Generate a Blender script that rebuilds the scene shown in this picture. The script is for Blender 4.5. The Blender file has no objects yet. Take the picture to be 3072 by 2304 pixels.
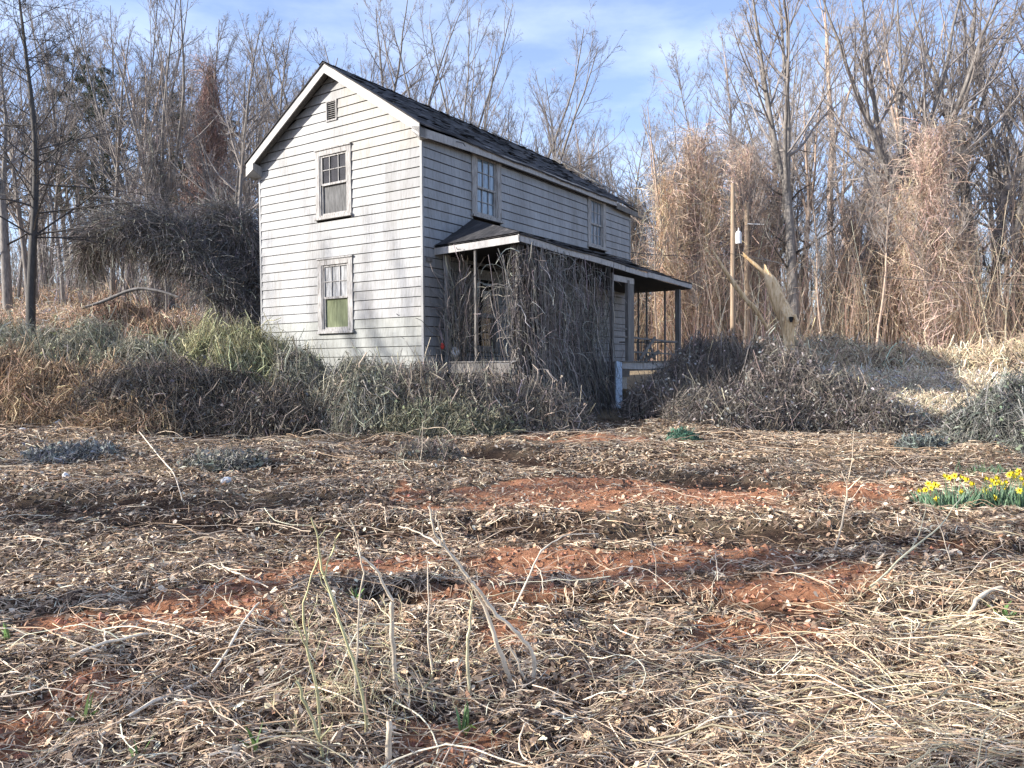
import bpy, math, random
import numpy as np
from mathutils import Vector, Matrix

# ------------------------------------------------------------------ camera, sky, sun
sc = bpy.context.scene
COL = sc.collection
PITCH, ROLL, FPX = -0.025089, -0.0073997, 2287.23
EYE = np.array([0.0, 0.0, 1.6])
_cp, _sp, _cr, _sr = math.cos(PITCH), math.sin(PITCH), math.cos(ROLL), math.sin(ROLL)
FW = np.array([0, _cp, _sp]); _U = np.array([0, -_sp, _cp]); _X = np.array([1.0, 0, 0])
CX = _X * _cr + _U * _sr; CU = -_X * _sr + _U * _cr
cam_d = bpy.data.cameras.new('camera'); cam = bpy.data.objects.new('camera', cam_d); COL.objects.link(cam)
cam_d.sensor_width = 36.0; cam_d.lens = FPX / 3072 * 36.0; cam_d.clip_start = 0.1; cam_d.clip_end = 2000
cam.matrix_world = Matrix(((CX[0], CU[0], -FW[0], EYE[0]), (CX[1], CU[1], -FW[1], EYE[1]), (CX[2], CU[2], -FW[2], EYE[2]), (0, 0, 0, 1)))
sc.camera = cam

SUN = Vector((-1.304, -0.332, 0.56)).normalized()      # towards the sun
elev = math.asin(SUN.z); azim = math.atan2(SUN.x, SUN.y)
w = bpy.data.worlds.new("World"); sc.world = w; w.use_nodes = True
nt = w.node_tree; nt.nodes.clear(); N = nt.nodes.new; LK = nt.links.new
wo = N('ShaderNodeOutputWorld'); bg = N('ShaderNodeBackground'); sky = N('ShaderNodeTexSky')
sky.sky_type = 'NISHITA'; sky.sun_disc = False; sky.sun_elevation = elev; sky.sun_rotation = azim
sky.air_density = 1.0; sky.dust_density = 0.6; sky.ozone_density = 2.0
tc = N('ShaderNodeTexCoord'); mp = N('ShaderNodeMapping'); mp.inputs['Scale'].default_value = (1.0, 1.0, 3.2)
nz = N('ShaderNodeTexNoise'); nz.inputs['Scale'].default_value = 2.2; nz.inputs['Detail'].default_value = 7; nz.inputs['Roughness'].default_value = 0.55
rp = N('ShaderNodeValToRGB'); rp.color_ramp.elements[0].position = 0.48; rp.color_ramp.elements[1].position = 0.85
rp.color_ramp.elements[0].color = (.07, .07, .07, 1); rp.color_ramp.elements[1].color = (0.75, 0.75, 0.75, 1)
LK(tc.outputs['Generated'], mp.inputs['Vector']); LK(mp.outputs['Vector'], nz.inputs['Vector']); LK(nz.outputs['Fac'], rp.inputs['Fac'])
mx = N('ShaderNodeMix'); mx.data_type = 'RGBA'; mx.inputs['B'].default_value = (5.4, 6.0, 6.9, 1)
tint = N('ShaderNodeMix'); tint.data_type = 'RGBA'; tint.blend_type = 'MULTIPLY'; tint.inputs['Factor'].default_value = 1.0
tint.inputs['B'].default_value = (0.98, 0.93, 1.06, 1)
LK(sky.outputs['Color'], tint.inputs['A']); LK(tint.outputs['Result'], mx.inputs['A']); LK(rp.outputs['Color'], mx.inputs['Factor'])
LK(mx.outputs['Result'], bg.inputs['Color']); bg.inputs['Strength'].default_value = 0.13; LK(bg.outputs['Background'], wo.inputs['Surface'])
sun_d = bpy.data.lights.new('sun', 'SUN'); sun_d.energy = 4.6; sun_d.angle = math.radians(0.7); sun_d.color = (1.0, 0.94, 0.85)
sun_o = bpy.data.objects.new('sun', sun_d); COL.objects.link(sun_o); sun_o.rotation_euler = SUN.to_track_quat('Z', 'Y').to_euler()
sc.view_settings.view_transform = 'Standard'; sc.view_settings.look = 'None'; sc.view_settings.exposure = 1.15; sc.view_settings.gamma = 1.0
sc.render.engine = 'CYCLES'
sc.cycles.max_bounces = 6; sc.cycles.diffuse_bounces = 4; sc.cycles.transparent_max_bounces = 8

# ------------------------------------------------------------------ small helpers
RG = np.random.default_rng(7)
PI = math.pi
def at(vx, vy, depth):
    """point on the line of sight of photograph position (2212 px wide view) at a distance in front"""
    x, y = vx * 1.38879, vy * 1.38879
    return EYE + depth * (FW + CX * (x - 1536) / FPX + CU * (1152 - y) / FPX)
def tag(o, label=None, cat=None, group=None, kind=None):
    if label: o['label'] = label
    if cat: o['category'] = cat
    if group: o['group'] = group
    if kind: o['kind'] = kind
    return o
def empty(name, loc, rz=0.0):
    o = bpy.data.objects.new(name, None); COL.objects.link(o); o.location = [float(c) for c in loc]; o.rotation_euler = (0, 0, rz)
    o.empty_display_size = 0.2
    return o
def link(name, me, parent=None, loc=None):
    o = bpy.data.objects.new(name, me); COL.objects.link(o)
    if parent is not None: o.parent = parent
    if loc is not None: o.location = [float(c) for c in loc]
    return o
class Geo:
    """collects verts and quads/tris (numpy) and builds one mesh"""
    def __init__(s): s.v = []; s.q = []; s.t = []; s.c = []; s.n = 0
    def add(s, v, quads=None, tris=None, col=None):
        v = np.asarray(v, float).reshape(-1, 3)
        if quads is not None and len(quads): s.q.append(np.asarray(quads, np.int64).reshape(-1, 4) + s.n)
        if tris is not None and len(tris): s.t.append(np.asarray(tris, np.int64).reshape(-1, 3) + s.n)
        if col is None: col = np.ones((len(v), 3)) * .5
        col = np.asarray(col, float)
        if col.ndim == 1: col = np.tile(col, (len(v), 1))
        s.v.append(v); s.c.append(col); s.n += len(v)
        return s
    def mesh(s, name, mat, smooth=False):
        me = bpy.data.meshes.new(name)
        v = np.concatenate(s.v); q = np.concatenate(s.q) if s.q else np.zeros((0, 4), np.int64); t = np.concatenate(s.t) if s.t else np.zeros((0, 3), np.int64)
        me.vertices.add(len(v)); me.vertices.foreach_set('co', v.astype(np.float32).ravel())
        idx = np.concatenate([q.ravel(), t.ravel()]).astype(np.int32)
        me.loops.add(len(idx)); me.loops.foreach_set('vertex_index', idx)
        ls = np.concatenate([np.arange(len(q)) * 4, len(q) * 4 + np.arange(len(t)) * 3]).astype(np.int32)
        me.polygons.add(len(ls)); me.polygons.foreach_set('loop_start', ls)
        me.polygons.foreach_set('use_smooth', np.full(len(ls), smooth, bool))
        c = np.concatenate(s.c); a = me.color_attributes.new('Col', 'FLOAT_COLOR', 'POINT')
        a.data.foreach_set('color', np.c_[c, np.ones(len(c))].astype(np.float32).ravel())
        me.update(calc_edges=True)
        if mat: me.materials.append(mat)
        return me
    def build(s, name, mat, parent=None, smooth=False, loc=None):
        return link(name, s.mesh(name, mat, smooth), parent, loc)
    # shapes
    def box(s, lo, hi, col=None):
        x0, y0, z0 = lo; x1, y1, z1 = hi
        v = [(x0, y0, z0), (x1, y0, z0), (x1, y1, z0), (x0, y1, z0), (x0, y0, z1), (x1, y0, z1), (x1, y1, z1), (x0, y1, z1)]
        return s.add(v, [(0, 3, 2, 1), (4, 5, 6, 7), (0, 1, 5, 4), (1, 2, 6, 5), (2, 3, 7, 6), (3, 0, 4, 7)], col=col)
    def beam(s, p, q, w_, h_, up=(0, 0, 1), col=None):
        p = np.array(p, float); q = np.array(q, float); d = q - p; d /= np.linalg.norm(d); up = np.array(up, float)
        r = np.cross(d, up); r /= np.linalg.norm(r); u = np.cross(r, d)
        v = [p + r * i * w_ / 2 + u * j * h_ / 2 for i, j in ((-1, -1), (1, -1), (1, 1), (-1, 1))] + [q + r * i * w_ / 2 + u * j * h_ / 2 for i, j in ((-1, -1), (1, -1), (1, 1), (-1, 1))]
        return s.add(v, [(0, 3, 2, 1), (4, 5, 6, 7), (0, 1, 5, 4), (1, 2, 6, 5), (2, 3, 7, 6), (3, 0, 4, 7)], col=col)
    def tubes(s, P, R, sides=3, col=None):
        """P (N,K,3) centre lines, R (N,K) radii"""
        P = np.asarray(P, float); R = np.asarray(R, float); n, k = P.shape[:2]
        T = np.gradient(P, axis=1); T /= np.linalg.norm(T, axis=2, keepdims=True) + 1e-9
        ref = np.where(np.abs(T[:, :1, 2:3]) > .8, np.array([1.0, .2, 0]), np.array([0, .1, 1.0])); ref = np.broadcast_to(ref, T.shape)
        u = np.cross(T, ref); u /= np.linalg.norm(u, axis=2, keepdims=True) + 1e-9
        v = np.cross(T, u)
        an = np.arange(sides) * 2 * PI / sides
        V = P[:, :, None] + R[:, :, None, None] * (u[:, :, None] * np.cos(an)[:, None] + v[:, :, None] * np.sin(an)[:, None])
        b = (np.arange(n) * k * sides)[:, None, None] + (np.arange(k - 1) * sides)[None, :, None] + np.arange(sides)[None, None]
        b2 = (np.arange(n) * k * sides)[:, None, None] + (np.arange(k - 1) * sides)[None, :, None] + ((np.arange(sides) + 1) % sides)[None, None]
        Q = np.stack([b, b2, b2 + sides, b + sides], -1).reshape(-1, 4)
        if col is None: c = None
        else:
            col = np.asarray(col, float)
            if col.ndim == 2 and len(col) == 1 and n > 1: col = np.repeat(col, n, 0)
            c = np.repeat(col, k * sides, 0) if col.ndim == 2 else col
        return s.add(V.reshape(-1, 3), Q, col=c)
    def ribbons(s, P, Wd, side, col=None):
        """P (N,K,3), Wd (N,K) half widths, side (N,3) width direction"""
        n, k = P.shape[:2]
        V = np.stack([P - side[:, None] * Wd[..., None], P + side[:, None] * Wd[..., None]], 2)
        b = (np.arange(n) * k * 2)[:, None] + (np.arange(k - 1) * 2)[None]
        Q = np.stack([b, b + 1, b + 3, b + 2], -1).reshape(-1, 4)
        c = None if col is None else np.repeat(np.asarray(col, float), k * 2, 0)
        return s.add(V.reshape(-1, 3), Q, col=c)

def vnoise(x, y, seed=0):
    """smooth value noise in numpy"""
    def h(i, j):
        n = (i * 374761393 + j * 668265263 + seed * 1442695041) & 0x7fffffff
        n = ((n ^ (n >> 13)) * 1274126177) & 0x7fffffff
        return ((n ^ (n >> 16)) & 0xffff) / 65535.0
    xi = np.floor(x).astype(np.int64); yi = np.floor(y).astype(np.int64); fx = x - xi; fy = y - yi
    fx = fx * fx * (3 - 2 * fx); fy = fy * fy * (3 - 2 * fy)
    return (h(xi, yi) * (1 - fx) + h(xi + 1, yi) * fx) * (1 - fy) + (h(xi, yi + 1) * (1 - fx) + h(xi + 1, yi + 1) * fx) * fy
def fbm(x, y, seed=0, o=3):
    t = 0; a = 1; n = 0
    for i in range(o): t = t + a * vnoise(x * 2 ** i, y * 2 ** i, seed + i * 17); n += a; a *= .5
    return t / n

# ------------------------------------------------------------------ materials
def new_mat(name):
    m = bpy.data.materials.new(name); m.use_nodes = True
    b = m.node_tree.nodes['Principled BSDF']; return m, m.node_tree, b
def noise_node(t, scale, detail=5, rough=.6, coord='Object', stretch=None):
    tcn = t.nodes.new('ShaderNodeTexCoord'); n = t.nodes.new('ShaderNodeTexNoise')
    n.inputs['Scale'].default_value = scale; n.inputs['Detail'].default_value = detail; n.inputs['Roughness'].default_value = rough
    if stretch:
        m_ = t.nodes.new('ShaderNodeMapping'); m_.inputs['Scale'].default_value = stretch
        t.links.new(tcn.outputs[coord], m_.inputs['Vector']); t.links.new(m_.outputs['Vector'], n.inputs['Vector'])
    else: t.links.new(tcn.outputs[coord], n.inputs['Vector'])
    return n
def ramp(t, src, stops):
    r = t.nodes.new('ShaderNodeValToRGB'); e = r.color_ramp.elements
    while len(e) < len(stops): e.new(.5)
    for i, (p, c) in enumerate(stops): e[i].position = p; e[i].color = (*c, 1)
    t.links.new(src, r.inputs['Fac']); return r
def mixc(t, a, b, f, mode='MIX'):
    m = t.nodes.new('ShaderNodeMix'); m.data_type = 'RGBA'; m.blend_type = mode
    for s_, v in (('A', a), ('B', b)):
        if isinstance(v, tuple): m.inputs[s_].default_value = (*v, 1)
        else: t.links.new(v, m.inputs[s_])
    if isinstance(f, float): m.inputs['Factor'].default_value = f
    else: t.links.new(f, m.inputs['Factor'])
    return m.outputs['Result']
def bump(t, b, src, strength=.4, dist=.02):
    n = t.nodes.new('ShaderNodeBump'); n.inputs['Strength'].default_value = strength; n.inputs['Distance'].default_value = dist
    t.links.new(src, n.inputs['Height']); t.links.new(n.outputs['Normal'], b.inputs['Normal'])
def two_tone(name, stops, scale=3, stretch=None, rough=.85, bmp=.3, detail=6):
    m, t, b = new_mat(name); n = noise_node(t, scale, detail, .65, 'Object', stretch)
    r = ramp(t, n.outputs['Fac'], stops); t.links.new(r.outputs['Color'], b.inputs['Base Color'])
    b.inputs['Roughness'].default_value = rough
    if bmp: bump(t, b, n.outputs['Fac'], bmp)
    return m
def attr_mat(name, rough=.8, scale=9, lo=.7, hi=1.25, spec=.3, sss=0):
    m, t, b = new_mat(name); a = t.nodes.new('ShaderNodeAttribute'); a.attribute_name = 'Col'
    n = noise_node(t, scale, 3); r = ramp(t, n.outputs['Fac'], [(.3, (lo,) * 3), (.7, (hi,) * 3)])
    t.links.new(mixc(t, a.outputs['Color'], r.outputs['Color'], 1.0, 'MULTIPLY'), b.inputs['Base Color'])
    b.inputs['Roughness'].default_value = rough; b.inputs['Specular IOR Level'].default_value = spec
    return m
M = {}
M['strand'] = attr_mat('dry_stems', .75)
M['leaf'] = attr_mat('dead_leaves', .7, 30)
M['bark'] = two_tone('grey_bark', [(.3, (.08, .072, .065)), (.55, (.2, .18, .162)), (.75, (.36, .33, .3))], 5, (3, 3, .5))
M['twig'] = two_tone('twig_bark', [(.3, (.15, .13, .12)), (.7, (.3, .27, .25))], 1.5, None, .9, 0)
M['tanbark'] = two_tone('tan_bark', [(.3, (.24, .165, .12)), (.55, (.45, .34, .26)), (.75, (.62, .5, .4))], 4, (4, 4, .4))
M['debarked'] = two_tone('debarked_wood', [(.3, (.22, .13, .07)), (.43, (.6, .4, .2)), (.6, (.8, .6, .36))], 3, (5, 5, .8), .7, .5)
M['pole'] = two_tone('pole_wood', [(.3, (.14, .095, .065)), (.5, (.3, .22, .15)), (.72, (.5, .4, .29))], 3, (6, 6, .3))
M['weathered'] = two_tone('weathered_wood', [(.25, (.05, .046, .042)), (.55, (.17, .16, .15)), (.8, (.33, .32, .3))], 3, (9, 9, .6), .85, .4)
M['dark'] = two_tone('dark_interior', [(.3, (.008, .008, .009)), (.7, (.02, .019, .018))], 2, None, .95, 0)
M['paint'] = two_tone('weathered_white_paint', [(.22, (.12, .11, .1)), (.38, (.28, .27, .26)), (.62, (.4, .39, .38))], 4, (2.5, 2.5, .9), .65, .15)
M['frame'] = two_tone('peeling_frame_paint', [(.33, (.11, .1, .09)), (.5, (.3, .29, .28)), (.66, (.42, .41, .4))], 5, (7, 7, .8), .75, .4)
M['metal'] = two_tone('grey_metal', [(.3, (.5, .5, .5)), (.7, (.75, .75, .74))], 3, None, .5, 0)
M['wire'] = two_tone('black_wire', [(.3, (.03, .03, .03)), (.7, (.05, .05, .05))], 3, None, .6, 0)
M['blueplank'] = two_tone('flaked_blue_white_paint', [(.32, (.2, .19, .17)), (.45, (.36, .45, .54)), (.7, (.55, .6, .64))], 5, (5, 5, 1.5), .7, .3)
M['greenleaf'] = attr_mat('green_blades', .5, 8, .8, 1.2, .4)
M['petal'] = attr_mat('yellow_petals', .55, 8, .9, 1.1, .3)
M['cloth'] = two_tone('white_cloth', [(.3, (.5, .5, .5)), (.7, (.78, .79, .8))], 8, None, .8, .2)
M['concrete'] = two_tone('old_concrete', [(.3, (.3, .28, .25)), (.7, (.55, .52, .48))], 8, None, .9, .5)

def siding_mat():
    m, t, b = new_mat('white_lap_siding')
    n1 = noise_node(t, 1.3, 6, .6, 'Object', (1, 1, .38)); r1 = ramp(t, n1.outputs['Fac'], [(.3, (.2, .197, .193)), (.48, (.262, .266, .27)), (.68, (.32, .327, .335))])
    n2 = noise_node(t, 7, 5, .7, 'Object', (3, 3, .25)); r2 = ramp(t, n2.outputs['Fac'], [(.3, (.68, .67, .65)), (.55, (1, 1, 1))])
    n3 = noise_node(t, 22, 3, .7, 'Object'); r3 = ramp(t, n3.outputs['Fac'], [(.28, (.8, .8, .78)), (.42, (1, 1, 1))])
    c = mixc(t, r1.outputs['Color'], r2.outputs['Color'], 1.0, 'MULTIPLY'); c = mixc(t, c, r3.outputs['Color'], .8, 'MULTIPLY')
    # mould rising from the foot of the wall and a warm-tinted patch under the rake
    a = t.nodes.new('ShaderNodeAttribute'); a.attribute_name = 'Col'
    c = mixc(t, c, a.outputs['Color'], 1.0, 'MULTIPLY')
    t.links.new(c, b.inputs['Base Color']); b.inputs['Roughness'].default_value = .62; bump(t, b, n2.outputs['Fac'], .12, .01)
    return m
M['siding'] = siding_mat()
def shingle_mat():
    m, t, b = new_mat('black_asphalt_shingles')
    tcn = t.nodes.new('ShaderNodeTexCoord'); br = t.nodes.new('ShaderNodeTexBrick')
    mp_ = t.nodes.new('ShaderNodeMapping'); t.links.new(tcn.outputs['UV'], mp_.inputs['Vector']); t.links.new(mp_.outputs['Vector'], br.inputs['Vector'])
    br.inputs['Scale'].default_value = 1.0; br.inputs['Brick Width'].default_value = .3; br.inputs['Row Height'].default_value = .14
    br.inputs['Mortar Size'].default_value = .008; br.inputs['Color1'].default_value = (.045, .043, .045, 1); br.inputs['Color2'].default_value = (.017, .017, .02, 1); br.inputs['Mortar'].default_value = (.006, .006, .006, 1)
    n = noise_node(t, 1.2, 6, .7); r = ramp(t, n.outputs['Fac'], [(.35, (.45, .45, .5)), (.52, (1, 1, 1)), (.72, (3.2, 2.9, 2.6))])
    t.links.new(mixc(t, br.outputs['Color'], r.outputs['Color'], 1.0, 'MULTIPLY'), b.inputs['Base Color'])
    b.inputs['Roughness'].default_value = .9; bump(t, b, br.outputs['Fac'], -.6, .01)
    return m
M['shingle'] = shingle_mat()
def glass_mat(name, base, rough=.06, streak=0.0, spec=.7):
    m, t, b = new_mat(name); n = noise_node(t, 6, 4, .6, 'Object', (4, 4, .5))
    r = ramp(t, n.outputs['Fac'], [(.35, base), (.65, tuple(min(1, c * (1 + streak) + .02 * streak) for c in base))])
    t.links.new(r.outputs['Color'], b.inputs['Base Color']); b.inputs['Roughness'].default_value = rough
    b.inputs['Specular IOR Level'].default_value = spec; bump(t, b, noise_node(t, 1.2, 2).outputs['Fac'], .15, .02)
    return m
M['glass_dark'] = glass_mat('dark_window_glass', (.012, .013, .014), .04, 0, .4)
M['glass_grey'] = glass_mat('dusty_screened_glass', (.085, .085, .085), .85, .8, .08)
M['glass_green'] = glass_mat('greenish_screened_glass', (.12, .135, .08), .85, .6, .08)
M['glass_curtain'] = glass_mat('curtained_glass', (.14, .143, .147), .5, 1.6, .15)
M['glass_sky'] = glass_mat('sky_reflecting_glass', (.09, .12, .15), .05, 1.5)

def ground_mat():
    m, t, b = new_mat('soil_and_clay')
    a = t.nodes.new('ShaderNodeAttribute'); a.attribute_name = 'Col'
    sp = t.nodes.new('ShaderNodeSeparateColor'); t.links.new(a.outputs['Color'], sp.inputs['Color'])
    n1 = noise_node(t, 2.5, 10, .7); n2 = noise_node(t, 28, 6, .7); n3 = noise_node(t, 90, 4, .8)
    soil = ramp(t, n2.outputs['Fac'], [(.3, (.022, .013, .008)), (.5, (.065, .04, .025)), (.7, (.16, .105, .068))])
    clay = ramp(t, n2.outputs['Fac'], [(.28, (.15, .062, .033)), (.5, (.40, .185, .10)), (.72, (.58, .32, .19))])
    straw = ramp(t, n3.outputs['Fac'], [(.32, (.14, .105, .07)), (.5, (.36, .28, .18)), (.68, (.56, .47, .33))])
    c = mixc(t, soil.outputs['Color'], clay.outputs['Color'], sp.outputs['Red'])
    band_shade = ramp(t, n2.outputs['Fac'], [(.3, (.016, .010, .007)), (.6, (.06, .036, .024)), (.8, (.12, .075, .05))]); c = mixc(t, c, band_shade.outputs['Color'], sp.outputs['Blue'])  # shade of the dark bands, mixed into the soil colour
    c = mixc(t, c, straw.outputs['Color'], sp.outputs['Green'])
    t.links.new(c, b.inputs['Base Color']); b.inputs['Roughness'].default_value = .95; b.inputs['Specular IOR Level'].default_value = .15
    add = t.nodes.new('ShaderNodeMath'); add.operation = 'ADD'; t.links.new(n2.outputs['Fac'], add.inputs[0]); t.links.new(n3.outputs['Fac'], add.inputs[1])
    bump(t, b, add.outputs[0], .8, .03)
    return m
M['ground'] = ground_mat()

# ------------------------------------------------------------------ terrain
CP = np.array([(0, -5, 0), (-8, -3, 0), (8, -3, 0), (0, 2, 0), (-4, 3, 0), (4, 3, 0), (-6, 7, .03), (0, 7, 0), (6, 7, 0), (-8, 11, .1), (0, 11, 0), (7, 11, 0), (-4, 15, .12), (2, 15, .1), (7, 15, .05), (-1, 17.5, .25), (3, 20, .42), (-3, 17, .25), (2, 17.5, .27),
  (-10, 15, .35), (-14, 14, .5), (-12, 19, .95), (-8, 18.5, .65), (-15, 24, 1.9), (-10, 24, 1.7), (-23, 42, 5.1), (-14, 36, 4.2), (-17, 31, 3.4), (-32, 42, 5.0), (-30, 60, 8), (-30, 20, 1.2), (-12, 60, 7.5),
  (-6, 21, .45), (4, 27, .7), (0, 23, .35), (-3, 33, 2.6), (12, 38, 2), (8, 30, 1.3), (9, 25, .8), (15, 36, 1.8), (22, 34, 1.3), (10, 19, .2), (14, 15, -.05), (18, 21, .35), (16, 27, .9), (30, 40, 2), (26, 27, .8), (9.5, 27.5, 1.2),
  (0, 62, 6), (30, 72, 5), (0, 120, 8), (80, 60, 4), (-90, 60, 8), (100, 0, 0), (-100, 0, 0), (-20, 5, .1), (20, 5, 0), (-18, 12, .4), (60, 120, 7), (-80, 140, 9), (0, 250, 9), (150, 150, 8), (-150, 150, 9)], float)
def base_h(x, y):
    x = np.asarray(x, float); y = np.asarray(y, float); num = np.zeros(x.shape); den = np.zeros(x.shape)
    for px, py, pz in CP:
        d = (x - px) ** 2 + (y - py) ** 2; s_ = 1.5 + .03 * (px * px + py * py) ** .5
        wgt = 1 / (d + s_) ** 2; num += wgt * pz; den += wgt
    return num / den
def seg_dist(x, y, pts):
    d = np.full(np.shape(x), 1e9)
    for (x0, y0), (x1, y1) in zip(pts[:-1], pts[1:]):
        L2 = (x1 - x0) ** 2 + (y1 - y0) ** 2; t = np.clip(((x - x0) * (x1 - x0) + (y - y0) * (y1 - y0)) / L2, 0, 1)
        d = np.minimum(d, np.hypot(x - x0 - t * (x1 - x0), y - y0 - t * (y1 - y0)))
    return d
SHADE_BANDS = [([(-9, 15.3), (-3.5, 14.6), (-.4, 12.8), (2.1, 10.6), (4.0, 8.9), (6.5, 8.1), (10, 7.6)], .42), ([(-9, 8.6), (-4.4, 7.9), (-1.5, 7.5), (1.2, 7.35), (2.7, 7.0), (4.4, 6.1), (7, 5.3)], .38),
        ([(-9, 9.6), (-5.6, 8.9), (-3, 8.7)], .6), ([(-1, 5.3), (1.5, 5.1), (3.3, 4.6), (5, 4.1)], .2)]  # shade bands, painted as dark soil with thinner litter in shallow dips
CLAY = []   # ellipses in the photograph placed on the ground (centre x, centre y, half width, half depth, turn)
for vx, vy, hw, dv in ((1450, 1070, 460, 32), (1380, 1215, 560, 42), (1650, 1270, 260, 40), (1130, 1265, 180, 25), (480, 1315, 160, 70), (560, 1265, 80, 30), (60, 1560, 120, 90), (985, 1620, 90, 50), (1600, 1370, 150, 40), (120, 1345, 90, 22), (1080, 1380, 80, 30), (1290, 965, 130, 9), (640, 1240, 60, 30)):
    y0 = 1.6 * FPX / (vy * 1.38879 - 1095); ya = 1.6 * FPX / ((vy - dv) * 1.38879 - 1095); yb = 1.6 * FPX / ((vy + dv) * 1.38879 - 1095)
    CLAY.append(((vx * 1.38879 - 1536) / FPX * y0, (ya + yb) / 2, hw * 1.38879 / FPX * y0, (ya - yb) / 2))
def clay_mask(x, y):
    m_ = np.zeros(np.shape(x)); nn = (fbm(x * 2.1, y * 2.1, 3, 5) - .5) * 1.5
    for cx, cy, rx, ry in CLAY:
        d = np.sqrt(((x - cx) / rx) ** 2 + ((y - cy) / ry) ** 2); m_ = np.maximum(m_, np.clip((1.15 - d + nn * 1.7) * 3.5, 0, 1))
    return m_
def shade_band_mask(x, y):
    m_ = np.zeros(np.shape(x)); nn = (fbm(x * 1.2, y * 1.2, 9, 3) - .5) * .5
    for pts, wd in SHADE_BANDS: m_ = np.maximum(m_, np.clip(1.4 - (seg_dist(x, y, pts) + nn) / wd, 0, 1))
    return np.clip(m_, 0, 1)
def ground_z(x, y):
    x = np.asarray(x, float); y = np.asarray(y, float); z = base_h(x, y)
    near = np.clip((20 - np.hypot(x, y)) / 4, 0, 1)
    z = z + (fbm(x * .6, y * .6, 1, 3) - .5) * .16 + near * ((fbm(x * 3.1, y * 3.1, 2, 4) - .5) * .13 - shade_band_mask(x, y) * .09 + (fbm(x * 9, y * 9, 12, 3) - .5) * .045)
    return z
def grid_axis(lo, a, b, hi, fine, grow=1.12):
    mid = list(np.arange(a, b, fine)); s_ = fine; p = b; up = []
    while p < hi: up.append(p); s_ *= grow; p += s_
    up.append(hi); s_ = fine; p = a - fine; dn = []
    while p > lo: dn.append(p); s_ *= grow; p -= s_
    dn.append(lo); return np.array(dn[::-1] + mid + up)
gx = grid_axis(-900, -8, 9.5, 900, .05, 1.09); gy = grid_axis(-300, 2.4, 16.5, 1500, .05, 1.07)
GX, GY = np.meshgrid(gx, gy); GZ = ground_z(GX, GY)
cl = clay_mask(GX, GY); near = np.clip((30 - np.hypot(GX, GY)) / 10, 0, 1)
straw = np.clip((fbm(GX * .9, GY * .9, 5, 4) - .38) * 3, 0, 1) * (1 - cl) * (1 - shade_band_mask(GX, GY) * .9) * .6
straw = np.maximum(straw, np.clip((GY - 22) / 6, 0, .9))
g = Geo(); nx_, ny_ = len(gx), len(gy)
ii = (np.arange(ny_ - 1)[:, None] * nx_ + np.arange(nx_ - 1)[None]).ravel()
g.add(np.stack([GX, GY, GZ], -1), np.stack([ii, ii + 1, ii + 1 + nx_, ii + nx_], -1), col=np.stack([cl, straw, shade_band_mask(GX, GY)], -1).reshape(-1, 3))
tag(g.build('ground', M['ground'], smooth=True), kind='structure')

# ------------------------------------------------------------------ the house
HC = np.array([-2.0512, 17.7211, 0.0]); HROT = math.atan2(-.55537, .83161); HW, HL = 5.733, 11.24
BRD = 0.23; ZK = 6.665; ZB = 1.375
SL = 0.656; ZAP = 8.865; XA = -HW / 2
def lw(x, y, z):
    c, s_ = math.cos(HROT), math.sin(HROT); return np.array([HC[0] + x * c - y * s_, HC[1] + x * s_ + y * c, z])
def wl(x, y):
    c, s_ = math.cos(HROT), math.sin(HROT); dx, dy = x - HC[0], y - HC[1]; return dx * c + dy * s_, -dx * s_ + dy * c
house = empty('house', HC, HROT)
tag(house, 'abandoned two storey white sided farmhouse with black gable roof and vine choked porch', 'house')
# gable profile: under-side of the roof at horizontal position x
def roof_z(x): return ZAP - SL * abs(x - XA)
def siding(name, u0, u1, ztop, openings, place, out, tint):
    """lap boards between u0 and u1; ztop(u) upper limit; place(u, outward, z) -> local point"""
    gg = Geo(); k = -12
    while True:
        zb = ZK + BRD * (11 - (k + 12)) - BRD; k += 1
        if zb < ZB - .01: break
        zt = zb + BRD - .016
        iv = [(u0, u1)]
        for (a, b, z0, z1) in openings:
            if z0 < zt - .02 and z1 > zb + .02:
                nv = []
                for (p, q) in iv:
                    if b <= p or a >= q: nv.append((p, q)); continue
                    if a > p: nv.append((p, a))
                    if b < q: nv.append((b, q))
                iv = nv
        for (p, q) in iv:
            nseg = max(1, int((q - p) / .35)); us = np.linspace(p, q, nseg + 1)
            # joints between lengths of board
            for a, b in zip(us[:-1], us[1:]):
                za, zb_ = min(zt, ztop(a)), min(zt, ztop(b))
                if za <= zb + .005 and zb_ <= zb + .005: continue
                za, zb_ = max(za, zb + .004), max(zb_, zb + .004)
                wv = [(.026 + .004 * math.sin(u * 3.1 + k * 1.7)) for u in (a, b)]
                v = [place(a, wv[0], zb), place(b, wv[1], zb), place(b, .006, zb_), place(a, .006, za), place(a, -.012, zb), place(b, -.012, zb)]
                c = [tint((a + b) / 2, zb)] * 6
                gg.add(v, [(0, 1, 2, 3), (4, 5, 1, 0)] if out else [(3, 2, 1, 0), (0, 1, 5, 4)], col=np.array(c))
    return gg.build(name, M['siding'], house)
def tint_gable(u, z):
    t_ = np.array([1.0, 1.0, 1.0])
    n_ = float(fbm(np.array(u * 1.1 + 40), np.array(z * .5), 21, 3))
    if n_ > .55: t_ *= 1 - (n_ - .55) * 1.1
    if z > 6.6 and u > -2.6: t_ *= np.array([1.0, .94, .86])
    if z < 2.6: t_ *= np.array([.93, .95, .88])
    return t_
def tint_side(u, z):
    n_ = float(fbm(np.array(u * .6 + 9), np.array(z * 1.3), 31, 3)); return np.array([.98, 1.0, 1.03]) * (1.04 - .25 * max(0, n_ - .45))
G_OPEN = [(-3.47, -2.27, 5.42, 7.0), (-3.45, -2.265, 2.54, 4.24), (-3.08, -2.735, 7.79, 8.24)]
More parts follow.
